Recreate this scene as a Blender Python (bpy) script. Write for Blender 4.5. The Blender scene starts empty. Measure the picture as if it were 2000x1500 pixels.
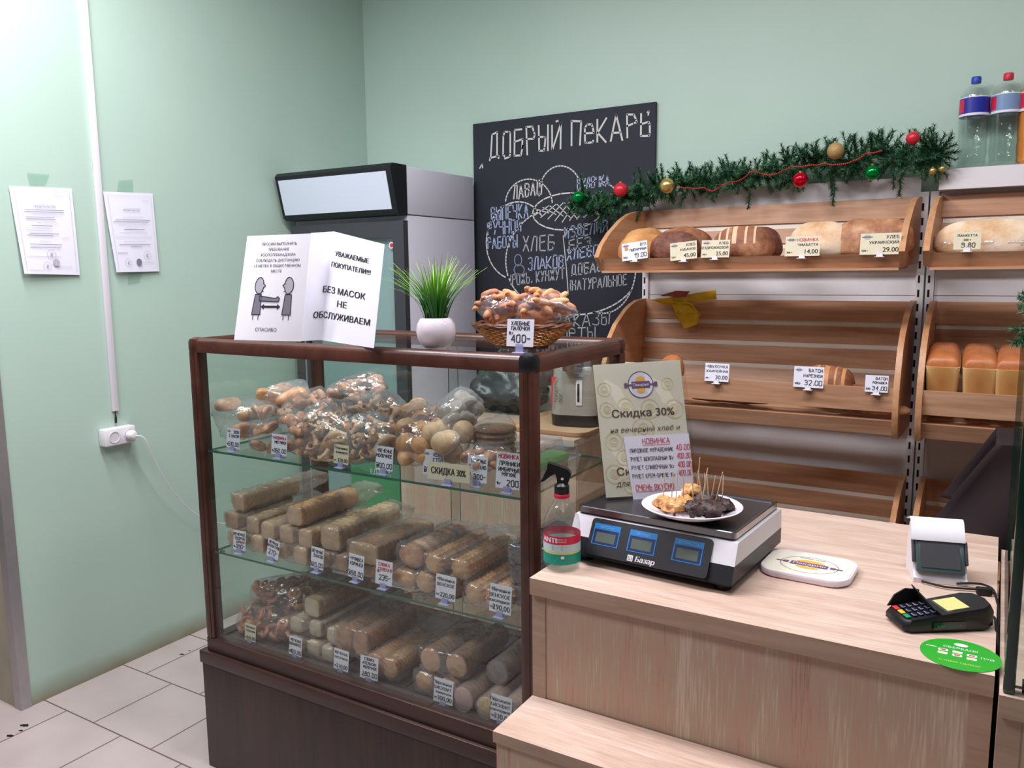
import bpy, bmesh, math, random
import numpy as np
from mathutils import Vector, Matrix, noise
random.seed(7)
PI = math.pi
SC = bpy.context.scene
COL = SC.collection

# ------------------------------------------------------------------ camera
YAW, PITCH, ROLL, FPX = math.radians(31.1165), math.radians(7.7918), math.radians(-0.598), 1586.1
CAM = np.array([0.0, 0.0, 1.48])
_f = np.array([-math.sin(YAW)*math.cos(PITCH), math.cos(YAW)*math.cos(PITCH), -math.sin(PITCH)])
_r = np.array([math.cos(YAW), math.sin(YAW), 0.0])
_u = np.cross(_r, _f)
_r, _u = math.cos(ROLL)*_r+math.sin(ROLL)*_u, -math.sin(ROLL)*_r+math.cos(ROLL)*_u
cd = bpy.data.cameras.new('camera')
cam = bpy.data.objects.new('camera', cd)
COL.objects.link(cam)
cd.sensor_width = 36.0
cd.lens = FPX/2000*36
cd.clip_start = 0.02
cam.matrix_world = Matrix(((_r[0], _u[0], -_f[0], CAM[0]), (_r[1], _u[1], -_f[1], CAM[1]), (_r[2], _u[2], -_f[2], CAM[2]), (0, 0, 0, 1)))
SC.camera = cam

def W(px, py, ax, val):
    """where the sight line of a photo pixel meets the plane axis = val"""
    d = _f*FPX+_r*(px-1000)-_u*(py-750)
    t = (val-CAM[ax])/d[ax]
    return Vector(CAM+d*t)

# ------------------------------------------------------------------ world, lights, exposure
SC.view_settings.view_transform = 'Standard'
SC.view_settings.look = 'None'
SC.view_settings.exposure = 0.0
SC.view_settings.gamma = 1.0
SC.view_settings.use_curve_mapping = False
wd = bpy.data.worlds.new('room_fill'); SC.world = wd; wd.use_nodes = True
wd.node_tree.nodes['Background'].inputs[0].default_value = (0.80, 0.80, 0.92, 1)
wd.node_tree.nodes['Background'].inputs[1].default_value = 0.0
def lamp(name, loc, sx, sy, watts, col=(1.0, 0.965, 1.0)):
    l = bpy.data.lights.new(name, 'AREA'); l.shape = 'RECTANGLE'; l.size = sx; l.size_y = sy
    l.energy = watts; l.color = col
    o = bpy.data.objects.new(name, l); COL.objects.link(o); o.location = loc
    return o
lamp('ceiling_light', (-1.95, 1.25, 3.03), 1.2, 0.30, 48)
lamp('ceiling_light', (-0.45, 1.50, 3.03), 1.2, 0.30, 40)
lamp('ceiling_light', (-2.0, 0.1, 3.03), 1.2, 0.6, 40)
lamp('ceiling_light', (0.6, 0.0, 3.03), 1.2, 0.6, 6)
lamp('ceiling_light', (1.3, 2.0, 3.03), 1.2, 0.30, 8)

# ------------------------------------------------------------------ materials
def lin(c):
    c = c/255.0
    return c/12.92 if c <= 0.04045 else ((c+0.055)/1.055)**2.4
def rgb(*c): return (lin(c[0]), lin(c[1]), lin(c[2]), 1.0)
def newmat(name):
    m = bpy.data.materials.new(name); m.use_nodes = True
    nt = m.node_tree; return m, nt, nt.nodes['Principled BSDF']
def N(nt, t, **kw):
    n = nt.nodes.new(t)
    for k, v in kw.items(): setattr(n, k, v)
    return n
def plain(name, col, rough=0.5, metal=0.0, spec=0.5, coat=0.0, trans=0.0, ior=1.45, emit=None, var=0.0, vscale=20, bump=0.0, bscale=200):
    m, nt, b = newmat(name)
    b.inputs['Base Color'].default_value = rgb(*col)
    b.inputs['Roughness'].default_value = rough; b.inputs['Metallic'].default_value = metal
    b.inputs['Specular IOR Level'].default_value = spec; b.inputs['Coat Weight'].default_value = coat
    b.inputs['Transmission Weight'].default_value = trans; b.inputs['IOR'].default_value = ior
    tc = N(nt, 'ShaderNodeTexCoord')
    if var:
        n = N(nt, 'ShaderNodeTexNoise'); n.inputs['Scale'].default_value = vscale; n.inputs['Detail'].default_value = 5
        nt.links.new(tc.outputs['Object'], n.inputs['Vector'])
        mx = N(nt, 'ShaderNodeMix', data_type='RGBA')
        c = rgb(*col)
        mx.inputs[6].default_value = tuple(x*(1-var) for x in c[:3])+(1,)
        mx.inputs[7].default_value = tuple(min(1, x*(1+var)) for x in c[:3])+(1,)
        nt.links.new(n.outputs['Fac'], mx.inputs[0]); nt.links.new(mx.outputs[2], b.inputs['Base Color'])
    if bump:
        n2 = N(nt, 'ShaderNodeTexNoise'); n2.inputs['Scale'].default_value = bscale; n2.inputs['Detail'].default_value = 4
        nt.links.new(tc.outputs['Object'], n2.inputs['Vector'])
        bp = N(nt, 'ShaderNodeBump'); bp.inputs['Strength'].default_value = bump; bp.inputs['Distance'].default_value = 0.002
        nt.links.new(n2.outputs['Fac'], bp.inputs['Height']); nt.links.new(bp.outputs['Normal'], b.inputs['Normal'])
    return m
def ramp(nt, stops):
    r = N(nt, 'ShaderNodeValToRGB'); e = r.color_ramp.elements
    while len(e) < len(stops): e.new(0.5)
    for k, (p, c) in enumerate(stops): e[k].position = p; e[k].color = c
    return r
def crust(name, cols, scale=14, rough=0.55, bump=0.5, bscale=90, coat=0.0):
    """baked crust: patchy browns"""
    m, nt, b = newmat(name)
    tc = N(nt, 'ShaderNodeTexCoord'); n = N(nt, 'ShaderNodeTexNoise')
    n.inputs['Scale'].default_value = scale; n.inputs['Detail'].default_value = 7; n.inputs['Roughness'].default_value = 0.62
    nt.links.new(tc.outputs['Object'], n.inputs['Vector'])
    st = [(0.32+0.36*k/(len(cols)-1), rgb(*c)) for k, c in enumerate(cols)]
    r = ramp(nt, st); nt.links.new(n.outputs['Fac'], r.inputs[0]); nt.links.new(r.outputs[0], b.inputs['Base Color'])
    b.inputs['Roughness'].default_value = rough; b.inputs['Coat Weight'].default_value = coat
    n2 = N(nt, 'ShaderNodeTexNoise'); n2.inputs['Scale'].default_value = bscale; n2.inputs['Detail'].default_value = 5
    nt.links.new(tc.outputs['Object'], n2.inputs['Vector'])
    bp = N(nt, 'ShaderNodeBump'); bp.inputs['Strength'].default_value = bump; bp.inputs['Distance'].default_value = 0.003
    nt.links.new(n2.outputs['Fac'], bp.inputs['Height']); nt.links.new(bp.outputs['Normal'], b.inputs['Normal'])
    return m
def wood(name, cols, grain=(1, 12, 12), scale=2.2, fine=90, rough=0.5, patch=None, bump=0.08, fs=0.4):
    """grain = how much the pattern is squeezed on x, y, z (1 = runs along that axis)"""
    m, nt, b = newmat(name)
    tc = N(nt, 'ShaderNodeTexCoord'); mp = N(nt, 'ShaderNodeMapping'); mp.inputs['Scale'].default_value = grain
    nt.links.new(tc.outputs['Object'], mp.inputs['Vector'])
    n = N(nt, 'ShaderNodeTexNoise'); n.inputs['Scale'].default_value = scale; n.inputs['Detail'].default_value = 6
    n.inputs['Roughness'].default_value = 0.6; n.inputs['Distortion'].default_value = 0.8
    nt.links.new(mp.outputs[0], n.inputs['Vector'])
    n2 = N(nt, 'ShaderNodeTexNoise'); n2.inputs['Scale'].default_value = fine; n2.inputs['Detail'].default_value = 3
    mp2 = N(nt, 'ShaderNodeMapping'); mp2.inputs['Scale'].default_value = tuple(0.05 if g == min(grain) else 1.0 for g in grain)
    nt.links.new(tc.outputs['Object'], mp2.inputs['Vector']); nt.links.new(mp2.outputs[0], n2.inputs['Vector'])
    ad = N(nt, 'ShaderNodeMix', data_type='FLOAT'); ad.inputs[0].default_value = fs
    nt.links.new(n.outputs['Fac'], ad.inputs[2]); nt.links.new(n2.outputs['Fac'], ad.inputs[3])
    st = [(0.34+0.3*k/(len(cols)-1), rgb(*c)) for k, c in enumerate(cols)]
    r = ramp(nt, st); nt.links.new(ad.outputs[0], r.inputs[0]); nt.links.new(r.outputs[0], b.inputs['Base Color'])
    b.inputs['Roughness'].default_value = rough
    bp = N(nt, 'ShaderNodeBump'); bp.inputs['Strength'].default_value = bump; bp.inputs['Distance'].default_value = 0.002
    nt.links.new(n2.outputs['Fac'], bp.inputs['Height']); nt.links.new(bp.outputs['Normal'], b.inputs['Normal'])
    return m
def clear(name, tint=(1, 1, 1), refl=0.08, rough=0.03, haze=0.0, hazecol=(235, 235, 245), bump=0.0, bscale=30, edge=0.5):
    """thin clear sheet: see-through with a mirror-like sheen that grows at grazing angles"""
    m = bpy.data.materials.new(name); m.use_nodes = True; nt = m.node_tree; nt.nodes.clear()
    out = N(nt, 'ShaderNodeOutputMaterial'); tr = N(nt, 'ShaderNodeBsdfTransparent'); tr.inputs[0].default_value = tint+(1,)
    gl = N(nt, 'ShaderNodeBsdfGlossy'); gl.inputs['Roughness'].default_value = rough
    lw = N(nt, 'ShaderNodeLayerWeight'); lw.inputs[0].default_value = 0.35
    mr = N(nt, 'ShaderNodeMapRange'); mr.inputs[1].default_value = 0; mr.inputs[2].default_value = 1; mr.inputs[3].default_value = refl; mr.inputs[4].default_value = refl+edge
    pw = N(nt, 'ShaderNodeMath', operation='POWER'); pw.inputs[1].default_value = 2.6
    nt.links.new(lw.outputs['Facing'], pw.inputs[0]); nt.links.new(pw.outputs[0], mr.inputs[0])
    mx = N(nt, 'ShaderNodeMixShader'); nt.links.new(mr.outputs[0], mx.inputs[0]); nt.links.new(tr.outputs[0], mx.inputs[1]); nt.links.new(gl.outputs[0], mx.inputs[2])
    last = mx
    if haze:
        df = N(nt, 'ShaderNodeBsdfDiffuse'); df.inputs[0].default_value = rgb(*hazecol)
        m2 = N(nt, 'ShaderNodeMixShader'); m2.inputs[0].default_value = haze
        nt.links.new(mx.outputs[0], m2.inputs[1]); nt.links.new(df.outputs[0], m2.inputs[2]); last = m2
    if bump:
        tc = N(nt, 'ShaderNodeTexCoord'); n = N(nt, 'ShaderNodeTexNoise'); n.inputs['Scale'].default_value = bscale; n.inputs['Detail'].default_value = 3; n.inputs['Distortion'].default_value = 1.2
        nt.links.new(tc.outputs['Object'], n.inputs['Vector'])
        bp = N(nt, 'ShaderNodeBump'); bp.inputs['Strength'].default_value = bump; bp.inputs['Distance'].default_value = 0.01
        nt.links.new(n.outputs['Fac'], bp.inputs['Height']); nt.links.new(bp.outputs['Normal'], gl.inputs['Normal']); nt.links.new(bp.outputs['Normal'], lw.inputs['Normal'])
    nt.links.new(last.outputs[0], out.inputs[0])
    return m

M = {}
def wall_paint(name, base, y0=None):
    m, nt, b = newmat(name)
    tc = N(nt, 'ShaderNodeTexCoord'); n = N(nt, 'ShaderNodeTexNoise'); n.inputs['Scale'].default_value = 1.6; n.inputs['Detail'].default_value = 8
    nt.links.new(tc.outputs['Object'], n.inputs['Vector'])
    r = ramp(nt, [(0.3, rgb(*[c-3 for c in base])), (0.7, rgb(*[c+3 for c in base]))]); nt.links.new(n.outputs['Fac'], r.inputs[0])
    # grime just above the skirting line
    sep = N(nt, 'ShaderNodeSeparateXYZ'); nt.links.new(tc.outputs['Object'], sep.inputs[0])
    n3 = N(nt, 'ShaderNodeTexNoise'); n3.inputs['Scale'].default_value = 9; n3.inputs['Detail'].default_value = 6
    nt.links.new(tc.outputs['Object'], n3.inputs['Vector'])
    md = N(nt, 'ShaderNodeMath', operation='MULTIPLY_ADD'); md.inputs[1].default_value = 0.05; nt.links.new(n3.outputs['Fac'], md.inputs[0]); nt.links.new(sep.outputs['Z'], md.inputs[2])
    mr = N(nt, 'ShaderNodeMapRange'); mr.inputs[1].default_value = 0.015; mr.inputs[2].default_value = 0.11; mr.inputs[3].default_value = 0.85; mr.inputs[4].default_value = 0.0
    nt.links.new(md.outputs[0], mr.inputs[0])
    mx = N(nt, 'ShaderNodeMix', data_type='RGBA'); mx.inputs[7].default_value = rgb(128, 112, 80)
    nt.links.new(mr.outputs[0], mx.inputs[0]); nt.links.new(r.outputs[0], mx.inputs[6])
    # small scuffs and chips
    v = N(nt, 'ShaderNodeTexVoronoi'); v.inputs['Scale'].default_value = 1.9; v.inputs['Randomness'].default_value = 1
    nt.links.new(tc.outputs['Object'], v.inputs['Vector'])
    lt = N(nt, 'ShaderNodeMath', operation='LESS_THAN'); lt.inputs[1].default_value = 0.012; nt.links.new(v.outputs['Distance'], lt.inputs[0])
    mx2 = N(nt, 'ShaderNodeMix', data_type='RGBA'); mx2.inputs[7].default_value = rgb(110, 125, 115)
    nt.links.new(lt.outputs[0], mx2.inputs[0]); nt.links.new(mx.outputs[2], mx2.inputs[6]); nt.links.new(mx2.outputs[2], b.inputs['Base Color'])
    b.inputs['Roughness'].default_value = 0.42; b.inputs['Specular IOR Level'].default_value = 0.35
    bp = N(nt, 'ShaderNodeBump'); bp.inputs['Strength'].default_value = 0.05; bp.inputs['Distance'].default_value = 0.01
    nt.links.new(n.outputs['Fac'], bp.inputs['Height']); nt.links.new(bp.outputs['Normal'], b.inputs['Normal'])
    return m
M['green'] = wall_paint('green_wall_paint', (177, 202, 190))
def floor_mat():
    m, nt, b = newmat('floor_tiles')
    tc = N(nt, 'ShaderNodeTexCoord'); mp = N(nt, 'ShaderNodeMapping'); mp.inputs['Location'].default_value = (2.68, -1.448, 0)
    nt.links.new(tc.outputs['Object'], mp.inputs[0])
    br = N(nt, 'ShaderNodeTexBrick', offset=0.5, offset_frequency=2); br.inputs['Scale'].default_value = 1.0
    br.inputs['Brick Width'].default_value = 0.305; br.inputs['Row Height'].default_value = 0.302; br.inputs['Mortar Size'].default_value = 0.0028
    br.inputs['Mortar Smooth'].default_value = 0.1
    br.inputs['Color1'].default_value = rgb(194, 182, 180); br.inputs['Color2'].default_value = rgb(187, 175, 173); br.inputs['Mortar'].default_value = rgb(112, 92, 88)
    nt.links.new(mp.outputs[0], br.inputs['Vector'])
    n = N(nt, 'ShaderNodeTexNoise'); n.inputs['Scale'].default_value = 5; n.inputs['Detail'].default_value = 8; nt.links.new(tc.outputs['Object'], n.inputs['Vector'])
    r = ramp(nt, [(0.3, (0.86, 0.85, 0.84, 1)), (0.7, (1, 1, 1, 1))]); nt.links.new(n.outputs['Fac'], r.inputs[0])
    mx = N(nt, 'ShaderNodeMix', data_type='RGBA', blend_type='MULTIPLY'); mx.inputs[0].default_value = 1
    nt.links.new(br.outputs['Color'], mx.inputs[6]); nt.links.new(r.outputs[0], mx.inputs[7]); nt.links.new(mx.outputs[2], b.inputs['Base Color'])
    b.inputs['Roughness'].default_value = 0.38
    bp = N(nt, 'ShaderNodeBump'); bp.invert = True; bp.inputs['Strength'].default_value = 0.3; bp.inputs['Distance'].default_value = 0.002
    nt.links.new(br.outputs['Fac'], bp.inputs['Height']); nt.links.new(bp.outputs['Normal'], b.inputs['Normal'])
    return m
M['floor'] = floor_mat()
M['ceiling'] = plain('white_ceiling', (225, 225, 225), 0.8)
M['roomwall'] = plain('far_wall_paint', (128, 134, 130), 0.7)
M['concrete'] = plain('dirty_plaster', (176, 168, 150), 0.8, var=0.25, vscale=8)
M['alu'] = plain('brushed_metal_strip', (176, 172, 176), 0.35, metal=0.65, var=0.1, vscale=30)
M['white'] = plain('white_plastic', (228, 224, 232), 0.35)
M['paper'] = plain('white_paper', (226, 226, 240), 0.6)
M['paper2'] = plain('folded_white_paper', (236, 236, 246), 0.5)
M['cream'] = plain('cream_paper', (226, 222, 204), 0.6, var=0.05, vscale=60)
M['tagcream'] = plain('cream_tag_card', (216, 208, 182), 0.6, var=0.08, vscale=80)
M['ink'] = plain('black_ink', (38, 38, 48), 0.7)
M['greyink'] = plain('grey_ink', (120, 120, 135), 0.7)
M['lightink'] = plain('faint_grey_ink', (176, 174, 188), 0.7)
M['redink'] = plain('red_marker', (205, 50, 80), 0.6)
M['brownink'] = plain('brown_print', (92, 76, 68), 0.6)
M['purple'] = plain('purple_print', (110, 82, 116), 0.6)
M['ochre'] = plain('pale_ochre_print', (216, 204, 166), 0.6)
M['orangeink'] = plain('amber_print', (226, 172, 74), 0.6)
M['chalk'] = plain('white_chalk', (205, 205, 205), 0.9, var=0.3, vscale=260)
M['bluechalk'] = plain('pale_blue_chalk', (156, 172, 204), 0.9, var=0.35, vscale=260)
M['chalkdim'] = plain('thin_chalk', (160, 166, 172), 0.9, var=0.35, vscale=260)
M['board'] = plain('blackboard_face', (38, 42, 52), 0.75, var=0.10, vscale=5)
M['blackpl'] = plain('black_plastic', (24, 25, 30), 0.35)
M['blackmatte'] = plain('black_matte', (16, 16, 18), 0.6)
M['darkgrey'] = plain('dark_grey_plastic', (60, 62, 68), 0.4)
M['fridgewhite'] = plain('white_fridge_panel', (206, 206, 220), 0.35, var=0.03, vscale=3)
M['lightbox'] = plain('pale_blue_light_panel', (206, 216, 232), 0.3)
M['wenge'] = wood('dark_brown_laminate', [(46, 28, 24), (60, 38, 32), (72, 48, 40)], grain=(1, 8, 8), scale=2.0, rough=0.4)
M['wengefront'] = wood('dark_brown_panel', [(40, 27, 24), (52, 36, 32), (62, 44, 39)], grain=(6, 6, 1), scale=2.0, rough=0.45)
M['brownalu'] = wood('brown_frame_profile', [(52, 30, 24), (72, 42, 34), (84, 50, 40)], grain=(5, 5, 5), scale=2.0, rough=0.28, bump=0)
M['greydeck'] = wood('dark_grey_deck_board', [(62, 56, 54), (76, 68, 66), (84, 76, 72)], grain=(1, 6, 6), scale=3, rough=0.55)
M['deckback'] = plain('dark_interior_panel', (58, 54, 54), 0.6, var=0.1)
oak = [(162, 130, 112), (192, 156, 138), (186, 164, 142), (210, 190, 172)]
M['oaktop'] = wood('pale_oak_laminate_lit_top', [(182, 154, 138), (196, 168, 152), (206, 182, 167), (214, 195, 183)], grain=(1.6, 9, 9), scale=2.2, fine=260, rough=0.42, fs=0.42)  # lighter copy of the front laminate: light on the tops painted into the colour
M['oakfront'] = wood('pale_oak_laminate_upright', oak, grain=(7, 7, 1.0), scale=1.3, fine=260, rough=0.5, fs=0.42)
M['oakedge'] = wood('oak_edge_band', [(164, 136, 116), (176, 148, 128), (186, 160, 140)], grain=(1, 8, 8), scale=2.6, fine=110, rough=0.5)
bch = [(168, 122, 92), (190, 144, 112), (206, 164, 134)]
M['beech'] = wood('beech_slat_along', bch, grain=(1, 14, 14), scale=2.2, fine=70, rough=0.42)
M['beechside'] = wood('beech_side_board', [(176, 124, 84), (192, 142, 102), (202, 156, 116)], grain=(10, 1.5, 5), scale=2.5, fine=70, rough=0.42)
M['rackwhite'] = plain('white_rack_steel', (230, 228, 232), 0.4)
M['gapcream'] = plain('cream_gap_plate', (232, 226, 214), 0.5)  # for the added plates that brighten the slat gaps
M['slot'] = plain('dark_slot', (10, 10, 12), 0.8)
M['glass'] = clear('showcase_glass', (0.955, 0.985, 0.97), 0.035, 0.01, edge=0.45)
M['glassedge'] = plain('green_glass_edge', (40, 98, 84), 0.12, spec=0.8)
M['glassedgedark'] = plain('deep_green_glass_edge', (8, 44, 32), 0.1, spec=0.8)
M['film'] = clear('clear_wrapping_film', (0.99, 0.985, 0.985), 0.11, 0.16, haze=0.09, bump=0.5, bscale=24, edge=0.42)
M['filmdull'] = clear('dull_wrapping_film', (0.985, 0.98, 0.975), 0.11, 0.22, haze=0.20, hazecol=(214, 198, 186), bump=0.5, bscale=24, edge=0.25)
M['filmshine'] = clear('shiny_wrapping_film', (0.97, 0.965, 0.965), 0.14, 0.10, haze=0.14, bump=1.0, bscale=18, edge=0.5)
M['clearbox'] = clear('clear_plastic_box', (0.96, 0.96, 0.96), 0.10, 0.08, haze=0.12, bump=0.3, bscale=60, edge=0.5)
M['acrylic'] = clear('clear_acrylic', (0.97, 0.98, 0.98), 0.05, 0.02, edge=0.4)
M['clip'] = clear('clear_plastic_clip', (0.82, 0.82, 0.95), 0.1, 0.1, haze=0.45, hazecol=(206, 206, 240), edge=0.2)
M['pet'] = clear('clear_bottle_plastic', (0.97, 0.99, 0.985), 0.10, 0.04, haze=0.02, bump=0.2, bscale=40, edge=0.4)
M['water'] = clear('drinking_water', (0.95, 0.99, 0.975), 0.02, 0.03, haze=0.02, hazecol=(200, 225, 215), edge=0.06)
M['dough'] = crust('golden_dough', [(166, 106, 64), (222, 172, 124), (240, 204, 164)], 16, 0.5)
M['doughpale'] = crust('pale_biscuit', [(186, 146, 112), (230, 196, 160), (240, 214, 186)], 18, 0.65)
M['doughwhite'] = crust('creamy_biscuit', [(208, 188, 160), (236, 222, 198), (242, 232, 214)], 18, 0.7)
M['doughpink'] = crust('rosy_roll_crust', [(160, 98, 72), (222, 168, 134), (240, 198, 168)], 20, 0.45)
M['doughbrown'] = crust('brown_biscuit', [(124, 82, 60), (172, 126, 94), (200, 158, 124)], 22, 0.6)
M['doughred'] = crust('reddish_biscuit', [(146, 88, 64), (200, 138, 104), (224, 170, 136)], 24, 0.6)
M['doughorange'] = crust('orange_biscuit', [(176, 110, 66), (226, 166, 114), (238, 188, 140)], 24, 0.55)
M['doughtan'] = crust('tan_biscuit', [(172, 134, 100), (212, 174, 136), (226, 192, 158)], 20, 0.65)
M['doughgrey'] = crust('iced_gingerbread', [(180, 160, 150), (206, 190, 182), (222, 210, 206)], 26, 0.5)
M['choc'] = crust('dark_chocolate_biscuit', [(34, 24, 24), (58, 44, 42), (84, 68, 64)], 40, 0.5)
M['jam'] = plain('dark_jam', (104, 54, 40), 0.25, var=0.3)
M['loafgold'] = crust('golden_loaf_crust', [(186, 120, 66), (214, 156, 98), (228, 180, 128)], 7, 0.42, 0.25)
M['loafbrown'] = crust('brown_loaf_crust', [(104, 58, 36), (150, 96, 66), (190, 142, 108)], 16, 0.6, 0.8, 60)
M['loafdark'] = crust('dark_rye_crust', [(76, 40, 30), (112, 66, 50), (140, 92, 70)], 30, 0.6, 0.8, 90)
M['loafflour'] = crust('floured_loaf_crust', [(196, 148, 102), (222, 192, 158), (236, 222, 204)], 10, 0.7, 0.4)
M['loafukr'] = crust('dusty_brown_loaf_crust', [(128, 78, 52), (168, 116, 82), (204, 164, 126)], 18, 0.6, 0.6)
M['tintop'] = crust('orange_tin_loaf_top', [(178, 102, 56), (204, 132, 80), (222, 162, 110)], 8, 0.4, 0.2)
M['flourcut'] = plain('floury_slash', (226, 190, 158), 0.8, var=0.15, vscale=40)
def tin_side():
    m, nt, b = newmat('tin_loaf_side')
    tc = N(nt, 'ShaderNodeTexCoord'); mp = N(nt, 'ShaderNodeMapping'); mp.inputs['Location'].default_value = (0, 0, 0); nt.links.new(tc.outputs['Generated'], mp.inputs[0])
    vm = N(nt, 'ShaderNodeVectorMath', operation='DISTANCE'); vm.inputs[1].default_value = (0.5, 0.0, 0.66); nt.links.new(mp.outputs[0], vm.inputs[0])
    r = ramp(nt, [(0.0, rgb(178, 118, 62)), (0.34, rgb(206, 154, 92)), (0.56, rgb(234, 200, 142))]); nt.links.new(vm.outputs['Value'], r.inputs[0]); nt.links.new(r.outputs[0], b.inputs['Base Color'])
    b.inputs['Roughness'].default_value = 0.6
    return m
M['tinside'] = tin_side()
M['wicker'] = crust('varnished_wicker', [(130, 76, 34), (176, 112, 56), (206, 146, 84)], 40, 0.35, 0.3)
M['wickerdark'] = crust('dark_wicker_rim', [(78, 42, 26), (108, 62, 38), (132, 84, 54)], 40, 0.35, 0.3)
M['grass'] = None
def grass_mat():
    m, nt, b = newmat('artificial_grass_blade')
    tc = N(nt, 'ShaderNodeTexCoord'); s = N(nt, 'ShaderNodeSeparateXYZ'); nt.links.new(tc.outputs['Generated'], s.inputs[0])
    r = ramp(nt, [(0.0, rgb(16, 62, 24)), (0.35, rgb(46, 124, 36)), (0.7, rgb(130, 190, 42)), (1.0, rgb(196, 224, 110))]); nt.links.new(s.outputs['Z'], r.inputs[0])
    nt.links.new(r.outputs[0], b.inputs['Base Color']); b.inputs['Roughness'].default_value = 0.4
    return m
M['grass'] = grass_mat()
M['ceramic'] = plain('white_ceramic', (236, 226, 238), 0.12, coat=0.4)
M['needle'] = plain('dark_green_needle', (40, 86, 54), 0.5)
M['needlelt'] = plain('light_green_needle', (84, 138, 98), 0.5)
M['bred'] = plain('matte_red_bauble', (196, 28, 50), 0.35, spec=0.6)
M['bredshine'] = plain('shiny_red_bauble', (214, 16, 44), 0.14, metal=0.7)
M['bgold'] = plain('gold_bauble', (206, 178, 112), 0.28, metal=0.75)
M['bglit'] = plain('glittery_gold_bauble', (176, 146, 96), 0.6, metal=0.3, var=0.4, vscale=300, bump=0.9, bscale=300)
M['bgreen'] = plain('shiny_green_bauble', (6, 140, 66), 0.15, metal=0.7)
M['redbead'] = plain('red_beads', (190, 30, 34), 0.25)
M['steel'] = plain('brushed_steel', (168, 168, 172), 0.22, metal=1.0)
M['platter'] = plain('dark_steel_platter', (92, 92, 96), 0.24, metal=0.85)
M['scalewhite'] = plain('pale_grey_plastic', (216, 214, 222), 0.4)
M['scaleblack'] = plain('scale_black_plastic', (34, 35, 42), 0.4)
M['lcdblue'] = plain('blue_display_frame', (36, 120, 190), 0.35)
M['lcdblue2'] = plain('pale_blue_line', (120, 180, 225), 0.4)
M['lcd'] = plain('olive_lcd', (88, 98, 92), 0.25)
M['navy'] = plain('navy_recess', (22, 36, 80), 0.4)
M['lcdyellow'] = plain('yellow_lcd', (214, 204, 130), 0.3)
M['smoke'] = plain('smoky_plastic_lid', (70, 84, 86), 0.15, spec=0.7)
M['stickergreen'] = plain('green_sticker', (44, 160, 44), 0.35)
M['keyred'] = plain('red_key', (214, 52, 60), 0.4)
M['keyyellow'] = plain('yellow_key', (228, 186, 60), 0.4)
M['keygreen'] = plain('green_key', (30, 140, 96), 0.4)
M['keyblue'] = plain('pale_key_print', (160, 160, 220), 0.4)
M['labelred'] = plain('crimson_label', (214, 40, 76), 0.4)
M['labelteal'] = plain('teal_label', (20, 150, 130), 0.4)
M['labelpale'] = plain('pale_aqua_label', (190, 216, 216), 0.4)
M['labelyellow'] = plain('yellow_label', (220, 208, 110), 0.4)
M['labelblue'] = plain('royal_blue_label', (36, 44, 150), 0.35)
M['labelblue2'] = plain('washed_blue_label', (120, 150, 190), 0.35)
M['capblue'] = plain('blue_cap', (40, 70, 180), 0.4)
M['capred'] = plain('red_cap', (206, 40, 60), 0.4)
M['orangejuice'] = plain('orange_drink', (226, 138, 30), 0.3)
M['orangecap'] = plain('orange_label', (230, 96, 40), 0.4)
M['potmetal'] = plain('silver_pot_body', (188, 182, 176), 0.32, metal=0.45)
M['potbrown'] = plain('brown_pot_lid', (84, 66, 62), 0.3)
M['trayp'] = plain('peach_plastic_tray', (216, 176, 142), 0.4)
M['yellowcloth'] = plain('yellow_film_glove', (232, 190, 30), 0.35, var=0.15, vscale=30)
M['pinkcloth'] = plain('rusty_red_cloth', (170, 84, 66), 0.7, var=0.2, vscale=30)
M['coat'] = plain('dark_plum_cloth', (38, 24, 28), 0.85, var=0.2, vscale=12)
M['chairwood'] = plain('orange_wood_leg', (150, 96, 56), 0.5)
M['bagblack'] = plain('dark_grey_bag', (62, 68, 70), 0.3, var=0.3, vscale=10, bump=0.9, bscale=20)
M['greenposter'] = plain('green_poster', (70, 142, 96), 0.5)
M['fridgein'] = plain('pale_fridge_interior', (150, 172, 176), 0.4, var=0.08, vscale=3)
M['tape'] = clear('clear_tape', (0.90, 0.97, 0.93), 0.05, 0.2, haze=0.06, edge=0.1)
M['icing'] = plain('green_icing', (110, 176, 84), 0.6, var=0.35, vscale=60)
M['nut'] = crust('honey_nut_cake', [(150, 92, 50), (206, 152, 88), (232, 194, 140)], 60, 0.4, 0.9, 160)
M['chocake'] = crust('chocolate_nut_cake', [(28, 16, 16), (54, 34, 32), (80, 56, 52)], 60, 0.45, 0.9, 160)
M['stick'] = plain('wooden_toothpick', (206, 178, 148), 0.6)
M['pinkdisc'] = plain('pink_wafer_disc', (210, 160, 150), 0.6, var=0.1)
M['yellowdisc'] = plain('yellow_wafer_disc', (222, 184, 110), 0.6, var=0.1)
M['greydisc'] = plain('brown_wafer_disc', (128, 108, 98), 0.6, var=0.1)
M['peachdisc'] = plain('peach_biscuit_disc', (216, 166, 122), 0.6, var=0.1)

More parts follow.
